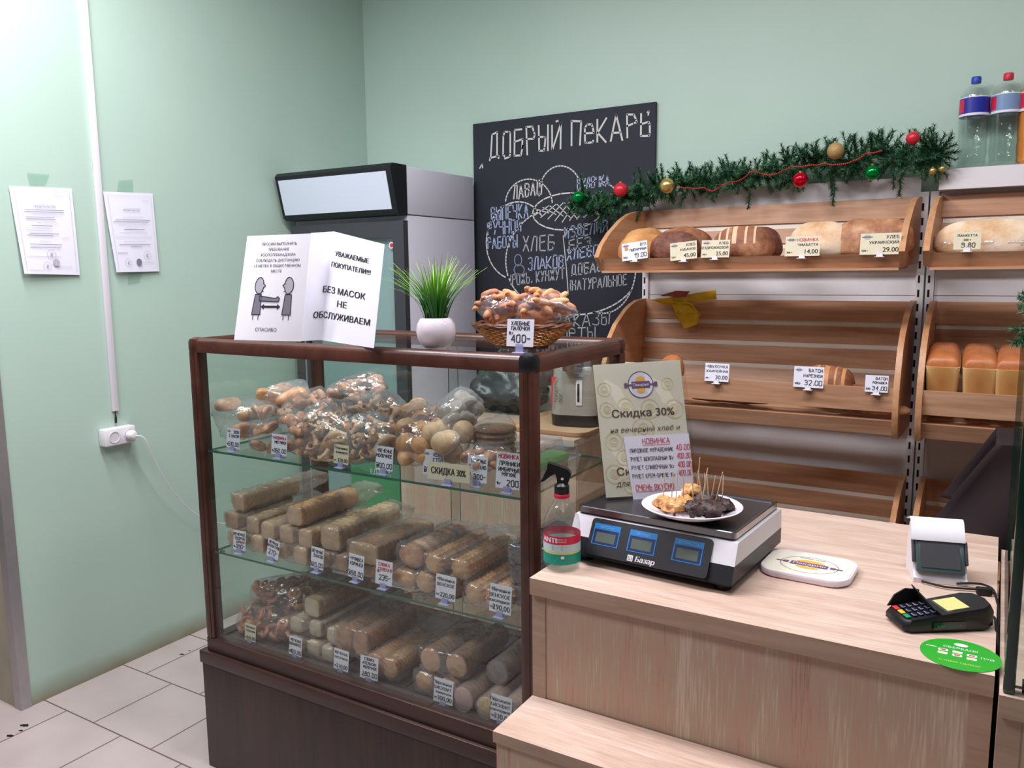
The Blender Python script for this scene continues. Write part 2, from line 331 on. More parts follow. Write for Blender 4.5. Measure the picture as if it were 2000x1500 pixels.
# ------------------------------------------------------------------ mesh builder
def mk_mat4(loc=(0, 0, 0), rz=0, rx=0, ry=0, s=(1, 1, 1)):
    return Matrix.Translation(loc) @ Matrix.Rotation(rz, 4, 'Z') @ Matrix.Rotation(ry, 4, 'Y') @ Matrix.Rotation(rx, 4, 'X') @ Matrix.Diagonal((*s, 1))
class MB:
    def __init__(s): s.v = []; s.f = []; s.m = []
    def add(s, v, f, mi=0, T=None):
        k = len(s.v)
        s.v += [tuple(T @ Vector(p)) for p in v] if T is not None else [tuple(p) for p in v]
        s.f += [tuple(i+k for i in q) for q in f]; s.m += [mi]*len(f) if isinstance(mi, int) else list(mi)
        return s
    def box(s, a, b, mi=0, T=None, bev=0.0):
        """axis-aligned box from corner a to corner b, edges chamfered by bev"""
        x0, y0, z0 = [min(p, q) for p, q in zip(a, b)]; x1, y1, z1 = [max(p, q) for p, q in zip(a, b)]
        if bev <= 0:
            v = [(x, y, z) for x in (x0, x1) for y in (y0, y1) for z in (z0, z1)]
            return s.add(v, [(0, 1, 3, 2), (4, 6, 7, 5), (0, 4, 5, 1), (2, 3, 7, 6), (0, 2, 6, 4), (1, 5, 7, 3)], mi, T)
        bev = min(bev, (x1-x0)/2.01, (y1-y0)/2.01, (z1-z0)/2.01)
        bm = bmesh.new(); bmesh.ops.create_cube(bm, size=1)
        for q in bm.verts: q.co = Vector(((x0+x1)/2+q.co.x*(x1-x0), (y0+y1)/2+q.co.y*(y1-y0), (z0+z1)/2+q.co.z*(z1-z0)))
        bmesh.ops.bevel(bm, geom=bm.edges[:], offset=bev, segments=2, affect='EDGES', profile=0.5)
        bm.verts.index_update()
        r = s.add([q.co[:] for q in bm.verts], [[q.index for q in f.verts] for f in bm.faces], mi, T); bm.free(); return r
    def loft(s, rings, mi=0, T=None, closed=True, caps=True):
        n = len(rings[0]); v = [p for r in rings for p in r]; f = []
        for i in range(len(rings)-1):
            for j in range(n if closed else n-1):
                a, b = i*n+j, i*n+(j+1) % n
                f.append((a, b, b+n, a+n))
        if caps and closed: f += [tuple(range(n))[::-1], tuple(range(n*(len(rings)-1), n*len(rings)))]
        return s.add(v, f, mi, T)
    def tube(s, pts, r, mi=0, T=None, n=8, caps=True):
        P = [Vector(p) for p in pts]; rings = []
        up = Vector((0, 0, 1))
        for i, p in enumerate(P):
            d = (P[min(i+1, len(P)-1)]-P[max(i-1, 0)]).normalized()
            a = d.cross(up)
            if a.length < 0.05: a = d.cross(Vector((0, 1, 0)))
            a.normalize(); b = a.cross(d)
            rr = r[i] if isinstance(r, (list, tuple)) else r
            rings.append([p+a*math.cos(2*PI*k/n)*rr+b*math.sin(2*PI*k/n)*rr for k in range(n)])
        return s.loft(rings, mi, T, caps=caps)
    def lathe(s, prof, mi=0, T=None, n=32, caps=True):
        rings = [[(r*math.cos(2*PI*k/n), r*math.sin(2*PI*k/n), z) for k in range(n)] for r, z in prof]
        return s.loft(rings, mi, T, caps=caps)
    def ball(s, c, r, mi=0, T=None, n=16, m=10, sq=(1, 1, 1)):
        rings = []
        for i in range(1, m):
            a = PI*i/m
            rings.append([(c[0]+r*sq[0]*math.sin(a)*math.cos(2*PI*k/n), c[1]+r*sq[1]*math.sin(a)*math.sin(2*PI*k/n), c[2]-r*sq[2]*math.cos(a)) for k in range(n)])
        return s.loft(rings, mi, T)
    def prism(s, poly, a, b, axis=0, mi=0, T=None):
        """polygon in the two other axes swept from a to b along axis"""
        def P(t, q): return {0: (t, q[0], q[1]), 1: (q[0], t, q[1]), 2: (q[0], q[1], t)}[axis]
        return s.loft([[P(a, q) for q in poly], [P(b, q) for q in poly]], mi, T)
    def ribbon(s, pts, w, mi=0, T=None, h=0.0):
        """flat stroke in the xy plane of T"""
        for i in range(len(pts)-1):
            a, b = Vector(pts[i]), Vector(pts[i+1]); d = b-a
            if d.length < 1e-7: continue
            d.normalize(); q = Vector((-d.y, d.x))*w/2; e = d*w*0.25; a2, b2 = a-e, b+e
            s.add([(a2.x-q.x, a2.y-q.y, h), (b2.x-q.x, b2.y-q.y, h), (b2.x+q.x, b2.y+q.y, h), (a2.x+q.x, a2.y+q.y, h)], [(0, 1, 2, 3)], mi, T)
        return s
    def data(s, name, mats):
        me = bpy.data.meshes.new(name); me.from_pydata(s.v, [], s.f)
        for m in mats: me.materials.append(M[m] if isinstance(m, str) else m)
        me.polygons.foreach_set('material_index', s.m)
        me.polygons.foreach_set('use_smooth', [True]*len(s.f))
        me.update()
        bm = bmesh.new(); bm.from_mesh(me); bmesh.ops.recalc_face_normals(bm, faces=bm.faces[:]); bm.to_mesh(me); bm.free()
        me.set_sharp_from_angle(angle=math.radians(38))
        return me
    def build(s, name, mats, parent=None, T=None):
        if isinstance(mats, str): mats = [mats]
        return link(name, s.data(name, mats), parent, T)
def link(name, me, parent=None, T=None):
    o = bpy.data.objects.new(name, me); COL.objects.link(o)
    if parent is not None: o.parent = parent
    if T is not None: o.matrix_local = T
    return o
def tag(o, label=None, cat=None, group=None, kind=None):
    if label: o['label'] = label
    if cat: o['category'] = cat
    if group: o['group'] = group
    if kind: o['kind'] = kind
    return o
def thing(name, label, cat, loc=(0, 0, 0), rz=0, group=None, T=None):
    o = bpy.data.objects.new(name, None); COL.objects.link(o)
    o.empty_display_size = 0.05
    o.matrix_world = T if T is not None else mk_mat4(loc, rz)
    return tag(o, label, cat, group)
def copy_tree(o, parent=None):
    c = o.copy(); COL.objects.link(c)
    if parent is not None: c.parent = parent
    for ch in list(o.children): copy_tree(ch, c)
    return c
def structure(name, mb, mats): return tag(mb.build(name, mats), kind='structure')

# ------------------------------------------------------------------ lettering
GL = {'А': '003960 1353', 'Б': '5909004053525505', 'В': '00094957564505 05455352400'+'0', 'Г': '000959', 'Д': '00016160 11295951', 'Е': '59090050 0545',
 'Ж': '3039 0960 0069', 'З': '0819495756452 5', 'И': '09005950', 'Й': '08005850 2939', 'К': '0009 590450', 'Л': '00295950', 'М': '0009346960', 'Н': '0009 5059 0555',
 'О': '100108194958514010', 'П': '00095950', 'Р': '00094957564505', 'С': '5849190801104051', 'Т': '0969 3039', 'У': '0934 593410', 'Ф': '3039 280704234364674828',
 'Х': '0059 0950', 'Ц': '09016160 5951', 'Ч': '09061555 5950', 'Ш': '09006069 3039', 'Щ': '09017170 3931 6961', 'Ы': '09003041443505 6069', 'Ь': '09004051544505',
 'Э': '0819495851401001 1555', 'Ю': '0009 0525 302128395968615030', 'Я': '50591907061555 2500', '0': '100108194958514010', '1': '072920', '2': '08194958560050',
 '3': '08194957564525 455352401001', '4': '40490353', '5': '590905455451401001', '6': '5849190801104051544505', '7': '095920', '8': '1518194958451 5', '9': '0110405158491908061555',
 '%': '0059 0817281908 4152615041', '.': '2021', ',': '2110', '-': '0545', '(': '29171120', ')': '09272110', '!': '3932 3130', 'е': '04545647170601104051', 'к': '0009 470450', 'г': '000545', 'ш': '050040 4045 2025', '"': '0917 2937', '/': '0059'}
GL['З'] = '08194957564525 455352401001'
GL['8'] = '1518194958451500 15040110405154451 5'
GL['8'] = '15181949584515 150401104051544515'
GL['В'] = '00094957564505 455352400 0'.replace('400 0', '4000')
def strokes(txt, h, jit=0.0, sp=0.28):
    """polylines of hand lettering, letter height h, starting at x = 0; returns list and width"""
    out = []; x = 0.0
    for ch in txt:
        if ch == ' ': x += h*0.5; continue
        g = GL.get(ch) or GL.get(ch.upper())
        if not g: x += h*0.5; continue
        mx = 0
        for st in g.split(' '):
            pl = []
            for i in range(0, len(st)-1, 2):
                a, b = int(st[i]), int(st[i+1]); mx = max(mx, a)
                pl.append((x+a/9*h+random.uniform(-jit, jit)*h, b/9*h+random.uniform(-jit, jit)*h))
            out.append(pl)
        x += mx/9*h+h*sp
    return out, max(0.0, x-h*sp)
def hand(mb, txt, x, y, h, w, mi=0, T=None, jit=0.03, align='l', hgt=0.0, width=None, rise=0.0):
    st, tw = strokes(txt, h, jit)
    k = width/tw if width else 1.0
    tw *= k; x0 = x-(tw/2 if align == 'c' else tw if align == 'r' else 0)
    for pl in st: mb.ribbon([(x0+a*k, y+b+rise*a*k) for a, b in pl], w, mi, T, hgt)
_fc = {}
def font_mesh(txt):
    if txt not in _fc:
        c = bpy.data.curves.new('lettering', 'FONT'); c.body = txt; c.resolution_u = 3
        o = bpy.data.objects.new('lettering', c); me = bpy.data.meshes.new_from_object(o)
        v = [tuple(q.co) for q in me.vertices]; f = [tuple(p.vertices) for p in me.polygons]
        bpy.data.objects.remove(o); bpy.data.curves.remove(c); bpy.data.meshes.remove(me)
        xs = [p[0] for p in v] or [0]; _fc[txt] = (v, f, min(xs), max(xs))
    return _fc[txt]
def text(mb, txt, x, y, h, mi=0, T=None, align='l', hgt=0.0, width=None, shear=0.0, bold=0.0):
    """printed lettering, capital height h"""
    v, f, a, b = font_mesh(txt); s = h/0.70; sx = s
    if width: sx = width/max(1e-6, b-a)
    x0 = x-(0.5*(b-a)*sx if align == 'c' else (b-a)*sx if align == 'r' else 0)
    for dx in ((0,) if not bold else (-bold/2, bold/2)):
        mb.add([(x0+(p[0]-a)*sx+shear*p[1]*s+dx, y+p[1]*s, hgt) for p in v], f, mi, T)
def frame(o, u, v):
    """matrix whose local x, y run along u, v from o, z is the outward normal"""
    u = Vector(u).normalized(); v = Vector(v); v = (v-u*v.dot(u)).normalized(); n = u.cross(v)
    return Matrix(((u.x, v.x, n.x, o[0]), (u.y, v.y, n.y, o[1]), (u.z, v.z, n.z, o[2]), (0, 0, 0, 1)))
def rrect(w, h, r, n=6, cx=0, cy=0):
    p = []
    for (sx, sy, a0) in ((1, 1, 0), (-1, 1, 90), (-1, -1, 180), (1, -1, 270)):
        for k in range(n+1):
            a = math.radians(a0+90*k/n); p.append((cx+sx*(w/2-r)+r*math.cos(a), cy+sy*(h/2-r)+r*math.sin(a)))
    return p

# ================================================================== THE SETTING
XL, YB, ZC = -2.8175, 3.267, 3.05
mb = MB(); mb.box((-4.6, -4.0, -0.1), (3.2, YB+0.15, 0.0)); structure('floor', mb, 'floor')
mb = MB(); mb.box((-4.6, -4.0, ZC), (3.2, YB+0.15, ZC+0.1)); structure('ceiling', mb, 'ceiling')
mb = MB(); mb.box((-4.6, 1.37, 0), (XL, YB+0.15, ZC), [0, 0, 1, 0, 0, 0]); structure('wall_left', mb, ['green', 'concrete'])
mb = MB(); mb.box((XL, YB, 0), (3.2, YB+0.15, ZC)); structure('wall_back', mb, 'green')
mb = MB(); mb.box((3.0, -4.0, 0), (3.2, YB, ZC)); structure('wall_right', mb, 'roomwall')
mb = MB(); mb.box((-4.6, -4.0, 0), (-4.45, 1.37, ZC)); structure('wall_left_far', mb, 'roomwall')
mb = MB(); mb.box((-4.45, -4.0, 0), (3.0, -3.85, ZC)); structure('wall_front', mb, 'roomwall')
mb = MB(); mb.box((XL, 1.366, 0.0), (XL+0.004, 1.402, ZC)); mb.box((XL-0.036, 1.366, 0), (XL, 1.3695, ZC))
structure('trim_1', mb, 'alu')

# ================================================================== GLASS SHOWCASE
CX0, CX1, CY0, CY1, CZ = -1.970, -0.848, 1.490, 1.990, 1.302
case = thing('display_case', 'brown-framed glass display case full of bagged pastries, on a dark wooden base', 'display case', (0, 0, 0))
mb = MB(); mb.box((CX0-0.022, CY0-0.004, 0.0), (CX1+0.012, CY1, 0.335), bev=0.002); mb.build('base_cabinet', 'wengefront', case)
mb = MB(); mb.box((CX0-0.026, CY0-0.010, 0.335), (CX1+0.016, CY1+0.004, 0.374), bev=0.003); mb.build('base_top', 'wenge', case)
mb = MB()
for a, b in (((CX0, CY0, 0.374), (CX1, CY0+0.036, 0.418)), ((CX0, CY1-0.036, 0.374), (CX1, CY1, 0.418)), ((CX0, CY0+0.0362, 0.374), (CX0+0.036, CY1-0.0362, 0.418)), ((CX1-0.036, CY0+0.0362, 0.374), (CX1, CY1-0.0362, 0.418))): mb.box(a, b, bev=0.003)
mb.build('lower_rail', 'wenge', case)
mb = MB()
for k in range(6): mb.box((CX0+0.036+k*0.175, CY0+0.02, 0.374), (CX0+0.036+(k+1)*0.175-0.0015, CY1-0.02, 0.412))
mb.build('deck', 'greydeck', case)
def post(x, y):
    mb = MB(); mb.box((x, y, 0.418), (x+0.036, y+0.036, CZ-0.03), bev=0.005)
    mb.box((x+0.012, y-0.0015, 0.418), (x+0.024, y+0.0375, CZ-0.03)); mb.build('post', 'brownalu', case)
for x in (CX0, CX1-0.036):
    for y in (CY0, CY1-0.036): post(x, y)
def rail(a, b):
    P0, P1 = Vector(a), Vector(b); d = (P1-P0).normalized(); u = Vector((0, 0, 1)); s = d.cross(u)
    prof = [(-0.017, -0.020), (-0.017, 0.006), (-0.010, 0.016), (0, 0.020), (0.010, 0.016), (0.017, 0.006), (0.017, -0.020)]
    mb = MB(); mb.loft([[P+s*p+u*q for p, q in prof] for P in (P0, P1)]); mb.build('top_rail', 'brownalu', case)
zr = CZ-0.015; h = 0.018
rail((CX0+h, CY0+h, zr), (CX1-h, CY0+h, zr)); rail((CX0+h, CY1-h, zr), (CX1-h, CY1-h, zr))
rail((CX0+h, CY0+h, zr), (CX0+h, CY1-h, zr)); rail((CX1-h, CY0+h, zr), (CX1-h, CY1-h, zr))
for x in (CX0+h, CX1-h):
    for y in (CY0+h, CY1-h):
        mb = MB(); mb.box((x-0.021, y-0.021, CZ-0.042), (x+0.021, y+0.021, CZ+0.007), bev=0.014); o = mb.build('corner_joint', 'blackpl' if x > -1 and y < 1.6 else 'brownalu', case)
def pane(name, a, b, parent, mat='glass', edge='glassedge'):
    """glass sheet: big faces clear, narrow faces coloured"""
    d = [abs(q-p) for p, q in zip(a, b)]; t = d.index(min(d)); mi = [1]*6
    for k, ax in enumerate((0, 0, 2, 2, 1, 1)):
        pass
    # face order of box(): x-, x+, z-?, ... decide from normals
    mb = MB(); mb.box(a, b)
    for k, f in enumerate(mb.f):
        p = [Vector(mb.v[i]) for i in f]; n = (p[1]-p[0]).cross(p[2]-p[0])
        mb.m[k] = 0 if abs(n[t]) > 1e-9 and abs(n[t]) >= max(abs(n[(t+1) % 3]), abs(n[(t+2) % 3])) else 1
    return mb.build(name, [mat, edge], parent)
pane('glass_pane', (CX0+0.030, CY0+0.006, 0.410), (CX1-0.030, CY0+0.010, CZ-0.03), case)
pane('glass_pane', (CX0+0.006, CY0+0.03, 0.410), (CX0+0.010, CY1-0.03, CZ-0.03), case)
pane('glass_pane', (CX1-0.010, CY0+0.03, 0.410), (CX1-0.006, CY1-0.03, CZ-0.03), case)
pane('glass_top', (CX0+0.030, CY0+0.030, CZ-0.008), (CX1-0.030, CY1-0.030, CZ-0.003), case)
pane('sliding_door', (CX0+0.03, CY1-0.018, 0.415), (-1.38, CY1-0.014, CZ-0.03), case)
pane('sliding_door', (-1.42, CY1-0.010, 0.415), (CX1-0.03, CY1-0.006, CZ-0.03), case)
S1, S2, S0 = 0.985, 0.684, 0.412
for z in (S1, S2):
    sh = pane('glass_shelf', (CX0+0.034, CY0+0.018, z-0.006), (CX1-0.034, CY1-0.03, z), case)
    for x in (CX0+0.032, CX1-0.042):
        for y in (CY0+0.045, CY1-0.06):
            mb = MB(); mb.tube([(x, y, z-0.011), (x+0.012, y, z-0.011)], 0.005); mb.build('shelf_pin', 'steel', case)

# ================================================================== SERVICE COUNTER
def oak_counter(name, label, x0, x1, y0, y1, z, legw=0.03):
    c = thing(name, label, 'counter')
    mb = MB(); mb.box((x0, y0, z-0.034), (x1, y1, z)); 
    for k, f in enumerate(mb.f):
        p = [Vector(mb.v[i]) for i in f]; n = (p[1]-p[0]).cross(p[2]-p[0]).normalized(); mb.m[k] = 0 if abs(n.z) > 0.9 else 1
    mb.build('worktop', ['oaktop', 'oakedge'], c)
    mb = MB(); mb.box((x0+legw, y0+0.012, 0.02), (x1-legw, y0+0.028, z-0.034)); mb.build('front_panel', 'oakfront', c)
    for a in (x0, x1-legw):
        mb = MB(); mb.box((a, y0+0.010, 0.0), (a+legw, y1-0.05, z-0.034)); mb.build('side_panel', 'oakedge', c)
    return c
oak_counter('service_counter', 'pale oak service counter in the foreground carrying the scale and the card terminal', -0.772, 0.0235, 1.338, 2.07, 0.88)
st = thing('bag_shelf', 'low pale oak step shelf in front of the service counter, lower right foreground', 'shelf')
zs = 0.628
ys = W(975, 1432, 2, zs).y
mb = MB(); mb.box((-0.772, ys, zs-0.022), (0.0235, 1.347, zs))
for k, f in enumerate(mb.f):
    p = [Vector(mb.v[i]) for i in f]; n = (p[1]-p[0]).cross(p[2]-p[0]).normalized(); mb.m[k] = 0 if abs(n.z) > 0.9 else 1
mb.build('shelf_board', ['oaktop', 'oakedge'], st)
mb = MB(); mb.box((-0.768, ys+0.006, 0.0), (0.02, ys+0.022, zs-0.022)); mb.build('front_panel', 'oakfront', st)
oak_counter('side_counter', 'pale oak counter at the right edge under the small glass display', 0.030, 1.30, 1.305, 2.02, 0.868)

# small glass display on the right-hand counter
gd = thing('counter_display', 'small glass display with thick dark green edges, cut by the right edge of the photo', 'display case')
zg = 0.868
mb = MB(); mb.box((0.034, 1.312, zg), (0.049, 1.333, 1.36), bev=0.003); mb.build('front_edge', 'glassedgedark', gd)
pane('glass_pane', (0.036, 1.331, zg), (0.046, 1.95, 1.36), gd, edge='glassedgedark')
pane('glass_pane', (0.046, 1.317, zg+0.01), (0.95, 1.327, 1.36), gd, edge='glassedgedark')
pane('glass_top', (0.036, 1.317, 1.36), (0.95, 1.95, 1.368), gd, edge='glassedgedark')
mb = MB(); mb.box((0.058, 1.328, zg), (0.9, 1.345, zg+0.014)); mb.build('base_strip', 'blackpl', gd)
pane('glass_shelf', (0.05, 1.60, 1.03), (0.93, 1.93, 1.036), gd, edge='glassedgedark')
c = W(1995, 1130, 1, 1.62)
mb = MB(); mb.ball((0, 0, 0), 0.045, sq=(1, 1, 0.75))
o = mb.build('tied_bag', 'filmshine', T=mk_mat4((c.x+0.03, 1.66, zg+0.034))); tag(o, 'small pale clear bag inside the right-hand glass display', 'bag')
mb = MB(); mb.lathe([(0.001, 0), (0.10, 0), (0.125, 0.008), (0.125, 0.013), (0.10, 0.006), (0.001, 0.005)], n=48)
o = mb.build('wooden_plate', 'doughtan', T=mk_mat4((0.20, 1.50, zg), s=(1, 0.9, 1))); tag(o, 'brown oval plate inside the right-hand glass display', 'plate')
tg = MB(); tg.box((0, 0, 0), (0.03, 0.002, 0.045)); c = W(1986, 1025, 1, 1.60)
tag(tg.build('blank_tag', 'paper', T=mk_mat4((0.060, 1.597, 1.036))), 'tiny pale tag standing on the glass shelf of the right-hand display', 'tag')

# ================================================================== WALL RACK WITH BREAD TRAYS
RB = 3.235
def rack_bay(label, x0, x1, ztop):
    r = thing('rack_bay', label, 'rack', group='wall rack bays')
    for z0, z1 in ((0.30, 0.62), (0.62, 0.985), (0.985, 1.385), (1.385, ztop)):
        mb = MB(); mb.box((x0+0.027, RB, z0+0.001), (x1-0.027, RB+0.012, z1-0.001)); mb.build('back_panel', 'rackwhite', r)
    for x in (x0, x1-0.026):
        s = MB().box((x, RB-0.012, 0.0), (x+0.026, RB+0.012, 1.745)); k = 0.08
        while k < 1.72:
            for dx in ((0.010,) if x < x0+0.1 else (0.010,)): s.box((x+dx-0.0035, RB-0.0125, k), (x+dx+0.0035, RB-0.0115, k+0.026), 1)
            k += 0.050
        s.build('upright', ['rackwhite', 'slot'], r)
    if x1 > 0: MB().box((x0+0.027, 3.165, 1.744), (x1-0.027, RB-0.001, ztop)).build('top_box', 'rackwhite', r)
    return r
BX = [(-1.302, -0.244), (-0.238, 0.80)]
rack_bay('white slotted wall rack bay behind the counter, left of the two, under the pine garland', *BX[0], 1.800)
rack_bay('white slotted wall rack bay at the right edge, under the drink bottles', *BX[1], 1.812)

def side_profile(kind):
    if kind == 'top':
        px = [(1262, 413), (1239, 413), (1222, 418), (1206, 430), (1183, 456), (1168, 480), (1160, 503), (1171, 527)]
        pr = [W(a, b, 0, -1.300) for a, b in px]; pr = [(min(p.y, 3.215), p.z) for p in pr]
        return [(3.222, pr[0][1])]+pr[1:]+[(3.222, 1.50)]
    px = [(1262, 582), (1239, 586), (1226, 595), (1216, 605), (1196, 634), (1184.6, 661)]
    pr = [W(a, b, 0, -1.300) for a, b in px]; pr = [(min(p.y, 3.21), p.z) for p in pr]
    return [(3.222, pr[0][1])]+pr[1:]+[(2.815, 1.13), (2.800, 1.06), (2.805, 0.985), (2.84, 0.935), (3.00, 0.925), (3.222, 0.92)]
def tray(bay, kind, dz, label):
    x0, x1 = BX[bay]; x0 += 0.002; x1 -= 0.020 if bay == 0 else 0.002
    if bay == 1: x0 += 0.02
    t = thing('bread_tray', label, 'bread tray', group='slatted bread trays on the wall rack')
    pr = [(y, z+dz) for y, z in side_profile(kind)]
    for x in (x0, x1-0.018): MB().prism(pr, x, x+0.018, 0).build('side_board', 'beechside', t)
    a, b = x0+0.018, x1-0.018
    def slat(y0, z0, y1, z1, th=0.008):
        p0, p1 = Vector((0, y0, z0+dz)), Vector((0, y1, z1+dz)); d = (p1-p0).normalized(); n = Vector((0, -d.z, d.y))*th
        q = [(p0.y, p0.z), (p1.y, p1.z), (p1.y+n.y, p1.z+n.z), (p0.y+n.y, p0.z+n.z)]
        MB().prism(q, a, b, 0).build('slat', 'beech', t)
    bp_ = [(3.2275, 1.72), (3.2235, 1.72), (3.185, 1.50), (3.189, 1.50)] if kind == 'top' else [(3.2285, 1.36), (3.2225, 1.36), (3.176, 1.045), (3.182, 1.045)]
    MB().prism([(y, z+dz) for y, z in bp_], a+.002, b-.002, 0).build('added_gap_plate', 'gapcream', t)  # plate added close behind the slats so their gaps look lit
    if kind == 'top':
        slat(3.212, 1.728, 3.204, 1.655); slat(3.202, 1.635, 3.192, 1.580); slat(3.19, 1.562, 3.170, 1.50)
        for k in range(4): slat(3.06-0.075*k, 1.492-0.002*k, 3.00-0.075*k, 1.490-0.002*k)
        f = MB(); f.prism([(2.770, 1.527+dz), (2.785, 1.527+dz), (2.812, 1.488+dz), (2.797, 1.486+dz)], a-0.018, b, 0); f.build('front_rail', 'beech', t)
    else:
        slat(3.212, 1.365, 3.206, 1.288); slat(3.204, 1.270, 3.196, 1.208); slat(3.194, 1.190, 3.184, 1.122); slat(3.182, 1.104, 3.160, 1.045)
        slat(3.145, 1.040, 3.085, 1.028); slat(3.065, 1.024, 3.005, 1.012); slat(2.985, 1.008, 2.93, 0.998); slat(2.91, .995, 2.865, 0.986)
        f = MB(); f.prism([(2.812, 1.102+dz), (2.826, 1.102+dz), (2.838, 1.024+dz), (2.824, 1.024+dz)], a, b, 0); f.build('front_rail', 'beech', t)
        f = MB(); f.prism([(2.822, 0.995+dz), (2.862, 0.995+dz), (2.875, 0.950+dz), (2.845, 0.945+dz)], a, b, 0); f.build('lower_rail', 'beech', t)
    return t
tray(0, 'top', 0, 'beech bread tray on top of the left bay, holding five kinds of loaf')
tray(0, 'mid', 0, 'nearly empty slatted beech bread tray in the middle of the left bay')
tray(0, 'mid', -0.635, 'empty dark slatted bread tray low in the left bay behind the scale')
tray(1, 'top', 0, 'beech bread tray on top of the right bay with a loaf in shiny film')
tray(1, 'mid', 0, 'slatted beech bread tray of the right bay holding tin loaves')
tray(1, 'mid', -0.635, 'slatted bread tray low in the right bay behind the dark coat')

# ================================================================== CHALKBOARD
BY = 3.250
bd = thing('chalkboard', 'tall black chalkboard on the green wall with chalk lettering and a drawn bread basket', 'chalkboard')
MB().box((-2.160, BY, 0.98), (-1.262, BY+0.014, 2.166), bev=0.002).build('board_panel', 'board', bd)
TB = frame((0, BY-0.0006, 0), (1, 0, 0), (0, 0, 1))
def bp(px, py): p = W(px, py, 1, BY); return (p.x, p.z)
ch = MB()
def chalk(txt, p0, p1, hpx, w=0.007, mi=0, jit=0.05):
    a, b = bp(*p0), bp(*p1); hh = bp(p0[0], p0[1]-hpx)[1]-a[1]
    hand(ch, txt, a[0], a[1], hh, w, mi, TB, jit, width=b[0]-a[0], rise=(b[1]-a[1])/(b[0]-a[0]))
def cl(pts, w=0.006, mi=0): ch.ribbon([bp(*p) for p in pts], w, mi, TB)
def arc(cx, cy, rx, ry, a0, a1, n=22, rot=0):
    o = []
    for k in range(n+1):
        a = math.radians(a0+(a1-a0)*k/n); x, y = rx*math.cos(a), -ry*math.sin(a)
        o.append((cx+x*math.cos(rot)-y*math.sin(rot), cy+x*math.sin(rot)+y*math.cos(rot)))
    return o
chalk('ДОБРЫЙ', (957, 312), (1096, 290), 50, 0.008)
chalk('ПеКАРЬ', (1117, 284), (1270, 266), 46, 0.008)
cl([(937, 329), (942, 320), (943, 328)]); cl([(1264, 220), (1268, 216), (1266, 225)])
cl(arc(1095, 378, 42, 54, 10, 185)); cl(arc(1033, 400, 46, 50, 5, 172)); cl(arc(1168, 402, 45, 48, 20, 160))
cl(arc(1108, 413, 68, 36, 0, 360, rot=-0.08)); cl(arc(1010, 470, 60, 76, 45, 255, rot=0.1)); cl(arc(1120, 520, 130, 95, 195, 330)); cl(arc(1110, 510, 122, 110, 118, 195)); cl(arc(1178, 520, 64, 92, 262, 362))
for k in range(9):
    x = 1046+k*14; cl([(x, 396+abs(k-4)*3), (x+26, 428-abs(k-4)*3)], 0.004); cl([(x+26, 390+abs(k-4)*3), (x-4, 434-abs(k-4)*3)], 0.004)
chalk('ЛАВАШ', (1003, 390), (1058, 378), 26, 0.006); chalk('ВЫПЕЧКА', (960, 432), (1032, 424), 26, 0.006, 1); chalk('РУЧНОЙ', (953, 460), (1018, 452), 24, 0.006, 1)
chalk('РАБОТЫ', (953, 486), (1010, 482), 22, 0.006, 1); chalk('ХЛЕБ', (1022, 490), (1082, 488), 28, 0.006, 2); chalk('БУЛОЧКА', (1128, 370), (1190, 362), 20, 0.005, 1)
chalk('ИЗДЕЛИЯ', (1103, 466), (1186, 452), 22, 0.006, 1); chalk('БЕЗ', (1112, 490), (1153, 482), 20, 0.006, 2); chalk('ХЛЕБО', (1108, 508), (1168, 498), 20, 0.006, 1)
chalk('ДОБАВОК', (1116, 538), (1200, 526), 20, 0.006, 2); chalk('ЗЛАКОВ', (1032, 527), (1100, 523), 24, 0.006, 1); chalk('(РОЖЬ, КУНЖУТ', (996, 557), (1102, 545), 20, 0.005, 2)
chalk('(НАТУРАЛЬНОЕ', (1113, 568), (1224, 556), 20, 0.005, 2); cl([(1100, 460), (1106, 520), (1110, 575)], 0.004)
cl(arc(1012, 508, 7, 11, 0, 360), 0.004, 1); cl(arc(1014, 527, 10, 10, 0, 360), 0.004, 1)
chalk('ЗАКАЗЫ', (1085, 641), (1190, 633), 24, 0.005, 2); chalk('ТОРТЫ', (1078, 664), (1162, 660), 20, 0.005, 2); chalk('ХАЛА', (1076, 682), (1112, 680), 14, 0.004, 2)
ch.build('chalk_writing', ['chalk', 'bluechalk', 'chalkdim'], bd)

# ================================================================== FRIDGE
FX0, FX1, FY = -2.785, -2.140, 2.690
fr = thing('upright_fridge', 'tall white glass-door drinks fridge with a pale sign panel on top, in the corner', 'fridge')
MB().box((FX0, FY+0.03, 0.08), (FX1, 3.22, 1.722), bev=0.004).build('body', 'fridgewhite', fr)
MB().box((FX0, FY+0.02, 1.726), (FX1, 3.22, 1.92), bev=0.004).build('top_box', 'fridgewhite', fr)
hp = [(FY+0.03, 1.722), (FY-0.02, 1.722), (FY-0.035, 1.735), (FY-0.075, 1.91), (FY-0.06, 1.925), (FY+0.03, 1.925)]
MB().prism(hp, FX0-0.008, FX1+0.001, 0).build('header_frame', 'blackpl', fr)
q = MB(); T = frame((FX0+0.010, FY-0.0375, 1.745), (1, 0, 0), (0, -0.040, 0.175)); q.box((0, 0, 0), (FX1-FX0-0.035, 0.152, 0.003), T=T); q.build('sign_panel', 'lightbox', fr)
dr = MB()
for a, b in (((FX0, FY, 0.15), (FX0+0.075, FY+0.03, 1.70)), ((FX1-0.058, FY, 0.15), (FX1, FY+0.03, 1.70)), ((FX0+0.075, FY, 1.63), (FX1-0.058, FY+0.03, 1.70)), ((FX0+0.075, FY, 0.15), (FX1-0.058, FY+0.03, 0.25))): dr.box(a, b)
d = dr.build('door', 'darkgrey', fr)
